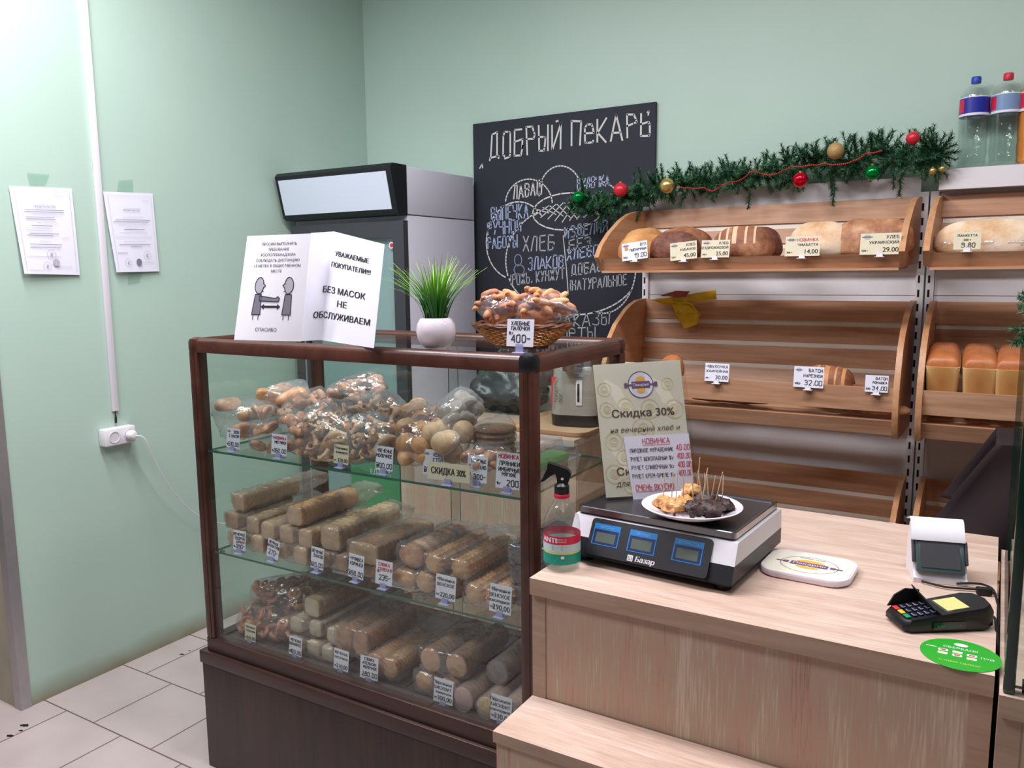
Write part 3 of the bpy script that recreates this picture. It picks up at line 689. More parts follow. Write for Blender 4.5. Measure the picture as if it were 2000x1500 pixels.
MB().box((FX0+0.075, FY+0.012, 0.25), (FX1-0.058, FY+0.016, 1.63)).build('door_glass', 'glass', d)
MB().box((FX0+0.07, FY+0.026, 0.25), (FX1-0.05, FY+0.029, 1.63)).build('interior', 'fridgein', d)
MB().box((FX0+0.055, FY-0.002, 0.2), (FX0+0.064, FY, 1.66)).build('light_strip', 'alu', d)
q = MB().box((FX0+0.30, FY+0.008, 0.34), (FX1-0.062, FY+0.0115, 0.655)).build('poster', 'greenposter', d)
q = MB(); text(q, 'ЕДА 3 А', -2.37, 0.60, 0.022, T=frame((0, FY+0.0075, 0), (1, 0, 0), (0, 0, 1))); q.build('poster_writing', 'paper', d)
MB().box((FX0+0.28, FY-0.001, 1.722), (FX1-0.02, FY+0.01, 1.728)).build('seal_strip', 'alu', fr)
q = MB(); T = frame((-2.215, FY+0.0118, 1.60), (1, 0, 0), (0, 0, 1)); q.add([(0.014*math.cos(k*PI/8), 0.014*math.sin(k*PI/8), 0) for k in range(16)], [tuple(range(16))], 0, T); q.add([(0.009*math.cos(k*PI/8), 0.009*math.sin(k*PI/8), 0.0005) for k in range(16)], [tuple(range(16))], 1, T)
q.build('round_sticker', ['paper', 'keyred'], d)

# ================================================================== BACK CABINET WITH TRAY AND POT
oak = thing('back_cabinet', 'pale oak cabinet against the back wall seen through the display case', 'cabinet')
MB().box((-2.130, 2.60, 0.848), (-1.308, 3.22, 0.872)).build('worktop', 'oaktop', oak)
MB().box((-2.130, 2.615, 0.0), (-1.308, 2.635, 0.848)).build('front_panel', 'oakfront', oak)
for x in (-2.13, -1.326): MB().box((x, 2.635, 0.0), (x+0.018, 3.22, 0.848)).build('side_panel', 'oakedge', oak)
tz = 0.872
tr = thing('serving_tray', 'peach plastic serving tray under the hot water pot on the back cabinet', 'tray')
T = mk_mat4((-1.47, 2.85, tz))
q = MB(); rr = rrect(0.36, 0.42, 0.05)
q.loft([[(x*s, y*s, z) for x, y in rr] for s, z in ((0.93, 0), (0.99, 0.014), (1.0, 0.020), (0.985, 0.020), (0.93, 0.006))], 0, T); q.build('tray_body', 'trayp', tr)
pt = thing('thermo_pot', 'silver and brown electric hot water pot with red label on the peach tray', 'water boiler', T=mk_mat4((-1.435, 2.90, tz+0.008), math.radians(12)))
def rings(specs, n=6, cx=0, cy=0):
    return [[(x+cx, y+cy+dy, z) for x, y in rrect(w, d, r, n)] for w, d, r, z, dy in specs]
MB().loft(rings([(0.200, 0.200, 0.06, 0.0, 0), (0.205, 0.205, 0.06, 0.045, 0)])).build('base', 'blackpl', pt)
MB().loft(rings([(0.205, 0.205, 0.06, 0.045, 0), (0.192, 0.192, 0.07, 0.22, 0), (0.186, 0.186, 0.08, 0.236, 0)])).build('body', 'potmetal', pt)
MB().loft(rings([(0.186, 0.186, 0.08, 0.236, 0), (0.180, 0.180, 0.08, 0.262, 0), (0.13, 0.13, 0.06, 0.275, 0)])).build('lid', 'potbrown', pt)
MB().loft(rings([(0.07, 0.09, 0.02, 0.222, -0.095), (0.085, 0.12, 0.02, 0.272, -0.085), (0.08, 0.12, 0.02, 0.285, -0.08)])).build('spout', 'potbrown', pt)
MB().box((0.012, -0.106, 0.085), (0.038, -0.098, 0.185), bev=0.003).build('gauge', 'white', pt); MB().box((0.019, -0.108, 0.10), (0.027, -0.1055, 0.172)).build('gauge_window', 'blackpl', pt)
q = MB(); T2 = frame((-0.088, -0.1055, 0.085), (1, 0, 0), (0, 0.1, 1)); q.add([(0, 0, 0), (0.006, 0, 0), (0.006, 0.08, 0), (0.022, 0.11, 0), (0, 0.11, 0)], [(0, 1, 2, 3, 4)], 0, T2)
for k, s in enumerate(('ТЕРМО', 'ПОТ')): 
    Tt = T2 @ mk_mat4((0.028+0.018*k, 0.01, 0.0008), PI/2); text(q, s, 0, 0, 0.012, 1, Tt)
q.build('pot_label', ['keyred', 'ink'], pt)

def hull_bag(pts, name, mat, parent, infl=0.006, wr=0.006, T=None, iters=2, maxe=0.025, seed=0, lvl=4):
    """film drawn round a set of points, puckered"""
    bm = bmesh.new()
    for p in pts: bm.verts.new(p)
    r = bmesh.ops.convex_hull(bm, input=bm.verts[:])
    dead = [g for g in set(r['geom_interior']+r['geom_unused']) if isinstance(g, bmesh.types.BMVert)]
    bmesh.ops.delete(bm, geom=dead, context='VERTS')
    loose = [v for v in bm.verts if not v.link_faces]; bmesh.ops.delete(bm, geom=loose, context='VERTS')
    bmesh.ops.recalc_face_normals(bm, faces=bm.faces[:])
    if maxe <= .025: maxe = .0125; lvl = 6
    for k in range(lvl):
        es = [e for e in bm.edges if e.calc_length() > maxe]
        if not es: break
        bmesh.ops.subdivide_edges(bm, edges=es, cuts=1, use_grid_fill=False); bmesh.ops.triangulate(bm, faces=[f for f in bm.faces if len(f.verts) > 3])
    for k in range(iters): bmesh.ops.smooth_vert(bm, verts=bm.verts[:], factor=0.5, use_axis_x=True, use_axis_y=True, use_axis_z=True)
    bm.normal_update()
    for v in bm.verts:
        q = v.co*28+Vector((seed*7.1, 0, 0)); n = noise.noise(q)*0.5+(0.45-2.2*abs(noise.noise(q*1.5+Vector((3, 1, 2)))))*0.7+noise.noise(q*3.1)*0.25
        v.co += v.normal*(infl+wr*n)
    me = bpy.data.meshes.new(name); bm.to_mesh(me); bm.free(); me.materials.append(M[mat])
    me.polygons.foreach_set('use_smooth', [True]*len(me.polygons))
    return link(name, me, parent, T)
def cloud(centres, r, tail=None):
    P = []
    for c in centres:
        for d in ((1, 0, 0), (-1, 0, 0), (0, 1, 0), (0, -1, 0), (0, 0, 1), (0, 0, -0.95), (0.6, 0.6, 0.5), (-0.6, 0.6, 0.5), (0.6, -0.6, 0.5), (-0.6, -0.6, 0.5), (0.6, 0.6, -0.5), (-0.6, 0.6, -0.5), (0.6, -0.6, -0.5), (-0.6, -0.6, -0.5)):
            P.append((c[0]+d[0]*r, c[1]+d[1]*r, c[2]+d[2]*r))
    return P+(tail or [])
pts = []
for x, y, z, r in ((-1.93, 2.98, 0.96, 0.085), (-1.80, 3.02, 0.97, 0.09), (-1.70, 2.98, 0.95, 0.07), (-1.86, 3.02, 1.08, 0.08), (-1.72, 3.05, 1.07, 0.07)): pts += cloud([(x, y, z)], r)
tag(hull_bag(pts, 'plastic_bag', 'bagblack', None, 0, 0.03, maxe=0.035), 'crumpled dark grey plastic bag on the back cabinet, dim behind the case glass', 'bag')

# ================================================================== PRICE TAGS
def logo(mb, cx, cy, s, T, mi=2, mi2=0, h=0.0004):
    """rolling-pin badge: ring with a bar across"""
    n = 18
    o = [(cx+s*math.cos(2*PI*k/n), cy+s*0.8*math.sin(2*PI*k/n), h) for k in range(n)]; i = [(cx+s*0.8*math.cos(2*PI*k/n), cy+s*0.62*math.sin(2*PI*k/n), h) for k in range(n)]
    mb.add(o+i, [(k, (k+1) % n, n+(k+1) % n, n+k) for k in range(n)], mi, T)
    mb.add([(cx-s*1.5, cy-s*0.16, h*1.5), (cx+s*1.5, cy-s*0.16, h*1.5), (cx+s*1.5, cy+s*0.16, h*1.5), (cx-s*1.5, cy+s*0.16, h*1.5)], [(0, 1, 2, 3)], mi2, T)
    mb.add([(cx-s*0.95, cy-s*0.32, h*1.6), (cx+s*0.95, cy-s*0.32, h*1.6), (cx+s*0.95, cy+s*0.32, h*1.6), (cx-s*0.95, cy+s*0.32, h*1.6)], [(0, 1, 2, 3)], mi2, T)
def price_tag(c, w, h, lines, label, paper='paper', rz=0.0, tilt=0.12, roll=0.0, clip='clip', group=None, mark=True, cliph=0.010, red=None):
    """c = bottom centre; lines = (text, x, baseline, height, align, hand?, ink) in tag fractions"""
    t = thing('price_tag', label, 'price tag', group=group, T=mk_mat4(c, rz))
    T = mk_mat4((-w/2*math.cos(roll), 0, cliph-w/2*math.sin(roll))) @ Matrix.Rotation(PI/2-tilt, 4, 'X') @ Matrix.Rotation(roll, 4, 'Z')
    mb = MB(); mb.add([(0, 0, 0), (w, 0, 0), (w, h, 0), (0, h, 0), (0, 0, -0.0006), (w, 0, -0.0006), (w, h, -0.0006), (0, h, -0.0006)], [(0, 1, 2, 3), (7, 6, 5, 4), (0, 4, 5, 1), (1, 5, 6, 2), (2, 6, 7, 3), (3, 7, 4, 0)], 0, T)
    card = mb.build('card', paper, t)
    wr = MB()
    for s, x, y, hh, al, hd, ink, *wd_ in lines:
        k = {'k': 0, 'r': 1}[ink]
        if hd: hand(wr, s, x*w, y*h, hh*h, 0.10*hh*h+0.0008, k, T, 0.05, al, 0.0005)
        else: text(wr, s, x*w, y*h, hh*h, k, T, al, 0.0005, width=wd_[0] if wd_ else None, bold=.0012 if wd_ else .0006)
    if mark: logo(wr, 0.17*w, 0.83*h, 0.085*w, T, 2, 3)
    wr.build('writing', ['ink', 'redink', 'lightink', 'greyink'], card)
    cb = MB(); cb.box((-0.014, -0.012, 0), (0.014, 0.012, 0.0018)); cb.box((-0.009, -0.003, 0.001), (0.009, -0.0015, cliph+0.006)); cb.box((-0.009, 0.0015, 0.001), (0.009, 0.003, cliph+0.004))
    cb.build('clip', clip, t)
    return t
def L3(a, b, p, hd=True, kg='1кг', dec=True, red=False, c=None):
    o = [(a, 0.93, 0.75, 0.13, 'r', hd, 'r' if red else 'k'), (b, 0.93, 0.54, 0.13, 'r', hd, 'k')]
    if c: o.append((c, 0.93, 0.37, 0.11, 'r', hd, 'k'))
    return o+[(kg, 0.05, 0.14, 0.09, 'l', hd, 'k'), (p, 0.95, 0.10, 0.19, 'r', hd, 'k')]
gY = CY0+0.036
gs = 'price tags in the display case'
def case_tag(px, z, w, h, lines, label, **k):
    p = W(px, 900 if z > 0.9 else 1120 if z > 0.6 else 1300, 1, gY); k.setdefault('rz', random.uniform(-0.08, 0.08)); k.setdefault('roll', 0)
    if 'dy' in k: p.y += k.pop('dy')
    return price_tag((p.x, p.y, z+0.0005), w, h, lines, label, group=gs, **k)
case_tag(456, S1, .056, .056, L3('ЗЕВО', 'С МАКОМ', '510.00'), 'white handwritten tag С МАКОМ at the left end of the top glass shelf')
case_tag(545, S1, .060, .056, L3('НОВИНКА', 'МЮТЛИКИ', '360.00', red=True), 'white tag with red НОВИНКА over МЮТЛИКИ on the top glass shelf')
case_tag(665, S1, .054, .050, L3('печенье', 'конверты', '320.00', hd=False), 'cream printed tag 320.00 under the folded pastries on the top glass shelf', paper='tagcream')
case_tag(749, S1, .056, .060, L3('ПЕЧЕНЬЕ', 'МОЛОЧНОЕ', '300.00'), 'white tag МОЛОЧНОЕ 300.00 on the top glass shelf')
case_tag(835, S1, .058, .062, L3('КЕКС', 'СТОЛ', '270.00', c='С ИЗЮМ'), 'white tag КЕКС half hidden behind the yellowish discount card', dy=0.02)
case_tag(923, S1, .056, .062, [('ПЕЧЕНЬЕ', .93, .75, .12, 'r', True, 'k'), ('К ЧАКАНО', .93, .52, .12, 'r', True, 'k'), ('300-', .93, .12, .18, 'r', True, 'k')], 'white tag with a price ending in 00, right behind the discount card', dy=0.015, mark=False)
case_tag(990, S1, .062, .082, [('НОВИНКА', .5, .84, .11, 'c', True, 'r'), ('ПРЯНИКИ', .55, .64, .11, 'c', True, 'k'), ('ИМБИРНЫЕ', .55, .48, .10, 'c', True, 'k'), ('МЯГКИЕ', .55, .35, .09, 'c', True, 'k'), ('1кг', .05, .10, .07, 'l', True, 'k'), ('200', .95, .08, .16, 'r', True, 'k')], 'tall white tag ПРЯНИКИ ИМБИРНЫЕ 200 beside the right front post of the case', mark=False)
t = price_tag((W(875, 940, 1, gY-0.008).x, gY-0.008, S1+0.0005), .118, .042, [('СКИДКА 30%', .5, .34, .36, 'c', False, 'k', .096)], 'pale yellow discount card СКИДКА 30% clipped on the top glass shelf', paper='tagcream', mark=False, rz=0.05, tilt=0.1)
case_tag(470, S2, .044, .056, L3('ПЕЧЕНЬЕ', 'ТВОРОЖ', '390-', c='КОЛЬЦА'), 'white tag furthest left on the middle glass shelf', rz=0.15)
case_tag(533, S2, .050, .052, [('ПЕЧЕНЬЕ', .5, .78, .13, 'c', True, 'k'), ('ШАХМАТНОЕ', .5, .58, .13, 'c', True, 'k'), ('270-', .9, .2, .24, 'r', True, 'k')], 'white tag ending 270 under the square biscuit logs on the middle shelf', mark=False, roll=-0.12)
case_tag(619, S2, .050, .058, L3('ПЕЧЕНЬЕ', 'ЗЛАКОВ', '320.00'), 'white tag 320.00 on the middle glass shelf, left of the С КОРИЦЕЙ tag')
case_tag(694, S2, .056, .062, L3('УЛИБКА', 'С КОРИЦЕЙ', '298.00'), 'white tag С КОРИЦЕЙ 298.00 on the middle glass shelf')
case_tag(748, S2, .054, .062, [('СЛОЙКА', .5, .78, .12, 'c', True, 'r'), ('СОЛЕНАЯ', .55, .58, .12, 'c', True, 'r'), ('1кг', .1, .5, .08, 'l', True, 'k'), ('235-', .9, .2, .20, 'r', True, 'k')], 'white tag with red words and 235 on the middle glass shelf', mark=False)
case_tag(868, S2, .060, .060, L3('Печенье', 'ВЕНСКОЕ', '220,00', hd=False), 'printed white tag 220,00 under the piped shell biscuits')
case_tag(975, S2, .060, .066, L3('Печенье', 'ВЕНСКОЕ', '290,00', hd=False, c='шоколадное'), 'printed white tag 290,00 on the middle shelf by the right front post')
BOT = 0.4125
case_tag(491, BOT, .046, .050, L3('печенье', 'баранки', '330.00', hd=False), 'cream printed tag by the little rings on the case floor', paper='tagcream')
case_tag(577, BOT, .050, .052, L3('ПЕЧЕНЬЕ', 'ДОМАШНЕЕ', '160.00'), 'white tag ДОМАШНЕЕ on the case floor')
case_tag(665, BOT, .054, .056, L3('ПЕЧЕНЬЕ', 'песочное', '210,00', hd=False), 'printed white tag 210,00 on the case floor')
case_tag(719, BOT, .058, .060, [('СЛОЙКА', .5, .82, .11, 'c', True, 'k'), ('АПЕЛЬСИН', .5, .64, .11, 'c', True, 'k'), ('МОЛОЧНОЕ', .55, .46, .11, 'c', True, 'k'), ('280.00', .95, .12, .18, 'r', True, 'k')], 'white handwritten tag СЛОЙКА 280.00 on the case floor', mark=False)
case_tag(863, BOT, .058, .060, L3('Пирожное', 'БИСКВИТ', '300,00', hd=False, c='ванильное'), 'printed white tag 300,00 on the case floor under the big biscuit rolls')
case_tag(976, BOT, .058, .062, L3('Пирожное', 'БИСКВИТ', '330,00', hd=False, c='шоколадное'), 'printed white tag 330,00 in the right front corner of the case floor')
c = W(1020, 692, 2, CZ)
price_tag((c.x, CY0+0.036, CZ+0.004), .066, .060, [('ХЛЕБНЫЕ', .5, .78, .13, 'c', True, 'k'), ('ПАЛОЧКИ', .5, .60, .13, 'c', True, 'k'), ('1кг', .08, .44, .10, 'l', True, 'k'), ('400-', .88, .16, .26, 'r', True, 'k')], 'white tag 400 in front of the wicker basket on the case top', mark=False, rz=0.05, cliph=0.014)
# on the rack
gr = 'price tags on the bread trays'
def rack_tag(px, py, w, h, lines, label, kind='top', **k):
    y = 2.764 if kind == 'top' else 2.806
    p = W(px, py, 1, y); z = 1.512 if kind == 'top' else 1.085
    return price_tag((p.x, y, p.z-0.008), w, h, lines, label, group=gr, clip='white', cliph=0.008, tilt=0.15, **k)
def R3(a, b, p, g=None, hd=False, red=False):
    o = [(a, .95, .74, .15, 'r', hd, 'r' if red else 'k'), (b, .95, .50, .13, 'r', hd, 'k'), (p, .95, .12, .22, 'r', hd, 'k')]
    if g: o.append((g, .05, .14, .09, 'l', hd, 'k'))
    return o
rack_tag(1240, 507, .098, .064, R3('БУЛ', 'ПШЕНИЧНЫЙ', '19.00', '500г', hd=True), 'white tilted tag 19.00, first on the left of the top bread tray', roll=0.12)
rack_tag(1335, 507, .096, .062, R3('ХЛЕБ', 'КУБАНОВ', '45,00', '500 г'), 'cream tag 45,00 leaning beside the 25,00 tag on the top bread tray', paper='tagcream', roll=0.09)
rack_tag(1396, 503, .098, .060, R3('ХЛЕБ', 'БЕЗДРОЖЖЕВОЙ', '25,00', '500 г'), 'cream tag 25,00 under the scored brown loaf', paper='tagcream')
rack_tag(1566, 500, .108, .064, R3('НОВИНКА', 'ЧИАБАТТА', '14,00', '300 г', red=True), 'cream tag ЧИАБАТТА 14,00 under the floury loaf', paper='tagcream')
rack_tag(1718, 497, .116, .066, R3('ХЛЕБ', 'УКРАИНСКИЙ', '29.00', '500 г'), 'cream tag УКРАИНСКИЙ 29.00 at the right end of the top left tray', paper='tagcream')
rack_tag(1888, 487, .070, .052, [('ПАНКЕТТА', .5, .72, .13, 'c', False, 'k'), ('200 г', .5, .48, .12, 'c', False, 'k'), ('9.80', .55, .12, .24, 'c', True, 'k')], 'small cream tag 9.80 on the top tray of the right bay', paper='tagcream', mark=False)
rack_tag(1222, 738, .068, .060, [('БАГЕТ', .9, .76, .16, 'r', False, 'k')], 'cream tag БАГЕТ, the left one of two peeking over the discount sign', 'mid', paper='tagcream')
rack_tag(1277, 741, .084, .062, [('БАГЕТ', .9, .76, .16, 'r', False, 'k')], 'white tag БАГЕТ peeking over the discount sign beside a cream one', 'mid')
rack_tag(1399, 745, .086, .064, R3('БУЛОЧКА', 'ЮБИЛЕЙНАЯ', '30.00', '80 г'), 'white tag БУЛОЧКА 30.00 on the middle bread tray', 'mid', paper='paper')
rack_tag(1578, 757, .096, .070, R3('БАТОН', 'НАРЕЗНОЙ', '32,00', '400г', hd=True), 'white tag БАТОН НАРЕЗНОЙ 32,00 beside the glossy loaf', 'mid')
rack_tag(1711, 766, .068, .054, R3('БАТОН', 'РОМАШКА', '34.00', '300г', hd=True), 'smaller white tag БАТОН РОМАШКА 34.00 at the right of the middle tray', 'mid', mark=False)

# ================================================================== BREAD
def loaf_data(name, L, Wd, H, mats, p=2.4, bend=0.0, slashes=(), sw=0.035, n=28, m=30, lump=0.004, squ=1.0, seed=0, cross=False):
    mb = MB(); rg = []; mi = []
    for i in range(m+1):
        t = -1+2*i/m; tt = math.copysign(abs(t)**0.9, t); r = max(0.03, (1-abs(tt)**p))**(1/p*0.9)
        ring = []
        for j in range(n):
            a = 2*PI*j/n; cx, sz = math.cos(a), math.sin(a)
            y = Wd/2*r*math.copysign(abs(cx)**squ, cx); z = H*0.62*r*abs(sz)**squ if sz >= 0 else -H*0.38*r*abs(sz)**0.6
            q = Vector((tt*L/2, y, z)); nn = noise.noise(q*18+Vector((seed*3.3, 1, 2)))*lump
            q += Vector((0, cx, sz))*nn
            for s in slashes:
                if abs(tt-s) < sw and sz > 0.15: q += Vector((0, 0, -1))*0.003*(1-abs(tt-s)/sw)
            q.y += bend*(1-tt*tt); q.z += H*0.38
            ring.append(q)
        rg.append(ring)
    mb.loft(rg)
    if slashes:
        for i in range(m):
            t = -1+2*(i+0.5)/m
            if any(abs(t-s) < sw for s in slashes):
                for j in range(n):
                    if math.sin(2*PI*(j+0.5)/n) > 0.25: mb.m[i*n+j] = 1
    return mb.data(name, [M[k] for k in mats])
def loaf(label, px, py, Y, floor_z, L, Wd, H, mats, rz=0.0, tilt=0.0, film=None, name='bread_loaf', group='loaves on the wall rack', **k):
    me = loaf_data('loaf_crust', L, Wd, H, mats, **k)
    p = W(px, py, 1, Y)
    if film:
        r = thing(name, label, 'bread', group=group, T=mk_mat4((p.x, Y, floor_z), rz, tilt))
        link('crust', me, r)
        hull_bag([v.co.copy() for v in me.vertices][::7], 'wrapper', film, r, 0.004, 0.006, maxe=0.02)
        return r
    o = link(name, me, None, mk_mat4((p.x, Y, floor_z), rz, tilt)); return tag(o, label, 'bread', group)
FT = 1.505
loaf('golden loaf standing against the left end board of the top tray', 1262, 470, 2.95, FT, .24, .10, .140, ['loafgold'], rz=1.3, squ=0.9)
loaf('plump golden loaf behind the tag 19.00', 1258, 480, 2.86, FT, .20, .11, .115, ['loafgold'], rz=0.9, seed=3)
loaf('round brown crusty loaf behind the dark ring-shaped one', 1335, 470, 2.96, FT, .23, .15, .138, ['loafbrown'], p=2.1, seed=4)
loaf('dark rye loaf behind the cream tag 45,00', 1318, 480, 2.85, FT, .19, .10, .118, ['loafdark'], p=2.2, seed=5)
loaf('oval brown loaf with pale floury slashes', 1452, 468, 2.88, FT, .21, .13, .130, ['loafbrown', 'flourcut'], rz=0.15, slashes=(-.7, -.45, -.2, .08, .35), p=2.3, seed=6)
loaf('brown loaf end just right of the slashed loaf', 1480, 470, 2.97, FT, .17, .12, .13, ['loafdark'], p=2.2, seed=8)
loaf('pale floury ciabatta loaf above the 14,00 tag', 1602, 468, 2.88, FT, .20, .13, .134, ['loafflour'], p=2.5, seed=7)
loaf('wide dusty brown loaf above the 29.00 tag', 1704, 468, 2.89, FT, .25, .14, .138, ['loafukr'], p=2.7, seed=9)
loaf('long white loaf wrapped in shiny film on the right top tray', 1930, 465, 2.90, FT, .29, .12, .124, ['loafflour'], film='filmshine', p=2.5, seed=10)
FM = 1.012
loaf('glossy orange sliced loaf behind the tag 32,00', 1618, 735, 2.93, FM+0.02, .17, .11, .125, ['loafbrown', 'loafgold'], slashes=(-.6, -.3, 0, .3, .6), sw=.04, p=2.6, seed=12)
loaf('small brown bun behind the tag РОМАШКА', 1672, 755, 2.92, FM+0.01, .08, .08, .075, ['loafbrown'], seed=13)
loaf('orange bun at the left end of the middle tray', 1313, 700, 2.97, FM+0.05, .09, .08, .10, ['tintop'], seed=14)
loaf('low dark baguette lying in the front gap of the middle tray', 1425, 779, 2.88, FM-0.004, .30, .06, .035, ['loafdark'], seed=15)
loaf('flat crusty bread lying in the front gap near the right end of the middle tray', 1706, 795, 2.88, FM-0.006, .22, .07, .04, ['loafbrown'], seed=16)
# tin loaves
def tin_loaf(label, px, name='tin_loaf'):
    p = W(px, 757, 1, 2.88)
    t = thing(name, label, 'bread', group='golden tin loaves on the right middle tray', T=mk_mat4((p.x, 2.965, FM+0.034), random.uniform(-.05, .05), 0.20))
    w0, w1, h, l = .078, .096, .152, .20
    rg = []
    for y, s in ((-l/2, .0), (-l/2, 1), (l/2, 1), (l/2, 0)):
        rg.append(None)
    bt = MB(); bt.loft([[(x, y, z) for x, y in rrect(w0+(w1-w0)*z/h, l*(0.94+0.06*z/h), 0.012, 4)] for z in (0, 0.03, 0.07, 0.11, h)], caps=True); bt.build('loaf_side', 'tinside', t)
    tp = MB(); rg = []
    for k in range(9):
        a = PI/2*k/8; s = math.cos(a)**0.6 if k < 8 else 0.02
        rg.append([(x*(1 if k else 1), y, h-0.004+0.036*math.sin(a)*(1-0.25*abs(y)/(l/2)*0)) for x, y in rrect((w1-0.001)*max(s, .02), (l*0.97)*max(0.6+0.4*s, .02) if k < 8 else l*0.3, 0.012*max(s, .1), 4)])
    tp.loft(rg); tp.build('loaf_top', 'tintop', t)
    return t
tin_loaf('golden tin loaf, the left one of three on the right middle tray', 1837)
tin_loaf('golden tin loaf standing between two others on the right middle tray', 1909)
tin_loaf('golden tin loaf cut off by the right edge of the photo', 1978)
# yellow film glove and red cloth hung over the tray
yc = thing('yellow_cloth', 'crumpled yellow plastic glove with a rusty red patch hanging over the middle tray edge', 'cloth')
def sheet(pxs, Y, mb, nu=10, nv=6, amp=0.006, mi=0, seed=0):
    """crinkled cloth between four photo corners on plane Y"""
    c = [W(px, py, 1, Y) for px, py in pxs]; vs = []
    for i in range(nv+1):
        for j in range(nu+1):
            u, v = j/nu, i/nv; p = c[0]*(1-u)*(1-v)+c[1]*u*(1-v)+c[2]*u*v+c[3]*(1-u)*v
            p.y += noise.noise(p*30+Vector((seed, 0, 0)))*amp*2; p.z += noise.noise(p*25+Vector((0, seed+5, 0)))*amp; vs.append(p)
    mb.add(vs, [(i*(nu+1)+j, i*(nu+1)+j+1, (i+1)*(nu+1)+j+1, (i+1)*(nu+1)+j) for i in range(nv) for j in range(nu)], mi)
q = MB(); sheet([(1272, 586), (1398, 566), (1400, 584), (1300, 596)], 3.165, q); sheet([(1308, 588), (1350, 590), (1371, 617), (1338, 600)], 3.162, q, seed=2); sheet([(1312, 590), (1346, 596), (1366, 612), (1322, 622)], 3.160, q, seed=3); sheet([(1318, 612), (1368, 612), (1362, 632), (1336, 642)], 3.158, q, seed=4)
o = q.build('yellow_film', 'yellowcloth', yc); m_ = o.modifiers.new('t', 'SOLIDIFY'); m_.thickness = 0.003
q = MB(); sheet([(1288, 578), (1320, 568), (1348, 570), (1340, 582)], 3.155, q, seed=6); o = q.build('red_patch', 'pinkcloth', yc); m_ = o.modifiers.new('t', 'SOLIDIFY'); m_.thickness = 0.004

# ================================================================== PASTRIES IN THE CASE
SK, LK = 1.14, 0.88
def log_mesh(L, w, h, e=4.0, nb=10, rib=0.06, n=20, end='flat', seed=0, mats=('doughpale',)):
    w *= SK; h *= SK; L *= LK; nb = int(nb*1.5) if nb > 3 else nb; rib *= 1.5
    """a stick of biscuits along +Y: superellipse section, a notch between biscuits"""
    def sec(s, y, wob=0):
        r = []
        for j in range(n):
            a = 2*PI*j/n; c, q = math.cos(a), math.sin(a); k = (abs(c)**e+abs(q)**e)**(-1/e)
            if end == 'shell': k *= 1+0.07*math.cos(a*12)
            r.append((c*k*w/2*s, y, q*k*h/2*s+wob))
        return r
    st = []
    if end == 'dome' or end == 'shell': st += [sec(0.02, -0.006), sec(0.45, -0.005), sec(0.75, -0.002), sec(0.93, 0.003)]
    else: st += [sec(0.02, 0.0), sec(0.88, 0.0), sec(0.97, 0.0015)]
    random.seed(seed)
    for b in range(nb):
        y0, y1 = L*b/nb, L*(b+1)/nb; wb = random.uniform(-1, 1)*h*0.015; s = 1+random.uniform(-.02, .02)
        st += [sec((1-rib)*s, y0+0.0005 if b else 0.003, wb), sec(s, y0+(y1-y0)*0.25+0.001, wb), sec(s, y0+(y1-y0)*0.75, wb), sec((1-rib)*s, y1-0.0005, wb)]
    st += [sec(0.02, L)]
    mb = MB(); mb.loft(st); me = mb.data('biscuit_stick', [M[m] for m in mats])
    if len(mats) > 1:
        for p in me.polygons:
            if p.center.y < 0.004: p.material_index = 1
    return me
packs = []
def stick_pack(label, sticks, me, w, h, z0, Yf=1.55, L=0.27, film='filmdull', tail=0.06, group=None, part='biscuit_stick', seed=0, rz=0.0, name='biscuit_pack', wr=0.004):
    """sticks = (photo x of the front end, row) ; row 0 rests on the shelf; me may be a list cycled over"""
    X0 = None; loc = []; w *= SK; h *= SK; L *= LK; tail *= 1.25; wr *= 1.6
    for k, (px, row) in enumerate(sticks):
        pyg = {True: 840, False: 1040}[z0 > 0.9] if z0 > 0.6 else 1250
        X = W(px, pyg, 1, Yf).x; loc.append((X, row))
    cx = sum(a for a, b in loc)/len(loc)
    group = group or ('biscuit packs on the middle glass shelf' if z0 > .6 else 'biscuit packs on the case floor')
    t = thing(name, label, 'pastry pack', group=group, T=mk_mat4((cx, Yf, z0+0.0015), rz)); pts = []
    for k, (X, row) in enumerate(loc):
        m = me[k % len(me)] if isinstance(me, list) else me
        dy = random.uniform(0, 0.012)
        link(part, m, t, mk_mat4((X-cx, dy, h*(row+0.5)), random.uniform(-.03, .03)))
        for a in (-1, 1):
            for b in (-1, 1):
                for y in (-0.004, L*0.5, L):
                    pts.append((X-cx+a*w*0.48, y+dy, h*(row+0.5)+b*h*0.46))
    xs = [p[0] for p in pts]; zs = [p[2] for p in pts]; mx = (min(xs)+max(xs))/2; mz = (min(zs)+max(zs))/2
    for a in (-1, 1): pts.append((mx+a*w*0.6, L+tail, mz+random.uniform(.010, .028))); pts.append((mx+a*w*0.5, L+tail, mz-0.01))
    hull_bag(pts, 'wrapper', film, t, 0.002, wr, seed=seed+len(packs), maxe=0.022, iters=1)
    packs.append(t); return t
sqp = [log_mesh(0.26, .045, .042, 5, 9, .03, seed=s, mats=('doughpale',)) for s in (1, 2)]
sqt = [log_mesh(0.26, .046, .044, 5, 9, .03, seed=s, mats=('doughtan', 'doughpale')) for s in (3, 4)]
zr_ = S2
stick_pack('pack of square biscuit sticks, lowest at the left end of the middle shelf', [(455, 0), (497, 0)], sqp, .046, .043, zr_)
stick_pack('pack of square biscuit sticks on the middle shelf above the one behind the leftmost tag', [(447, 1), (490, 1)], sqt, .046, .043, zr_, Yf=1.56)
stick_pack('single square biscuit stick topmost at the left end of the middle shelf', [(462, 2)], sqp, .048, .046, zr_, Yf=1.565, L=.29, tail=.08)
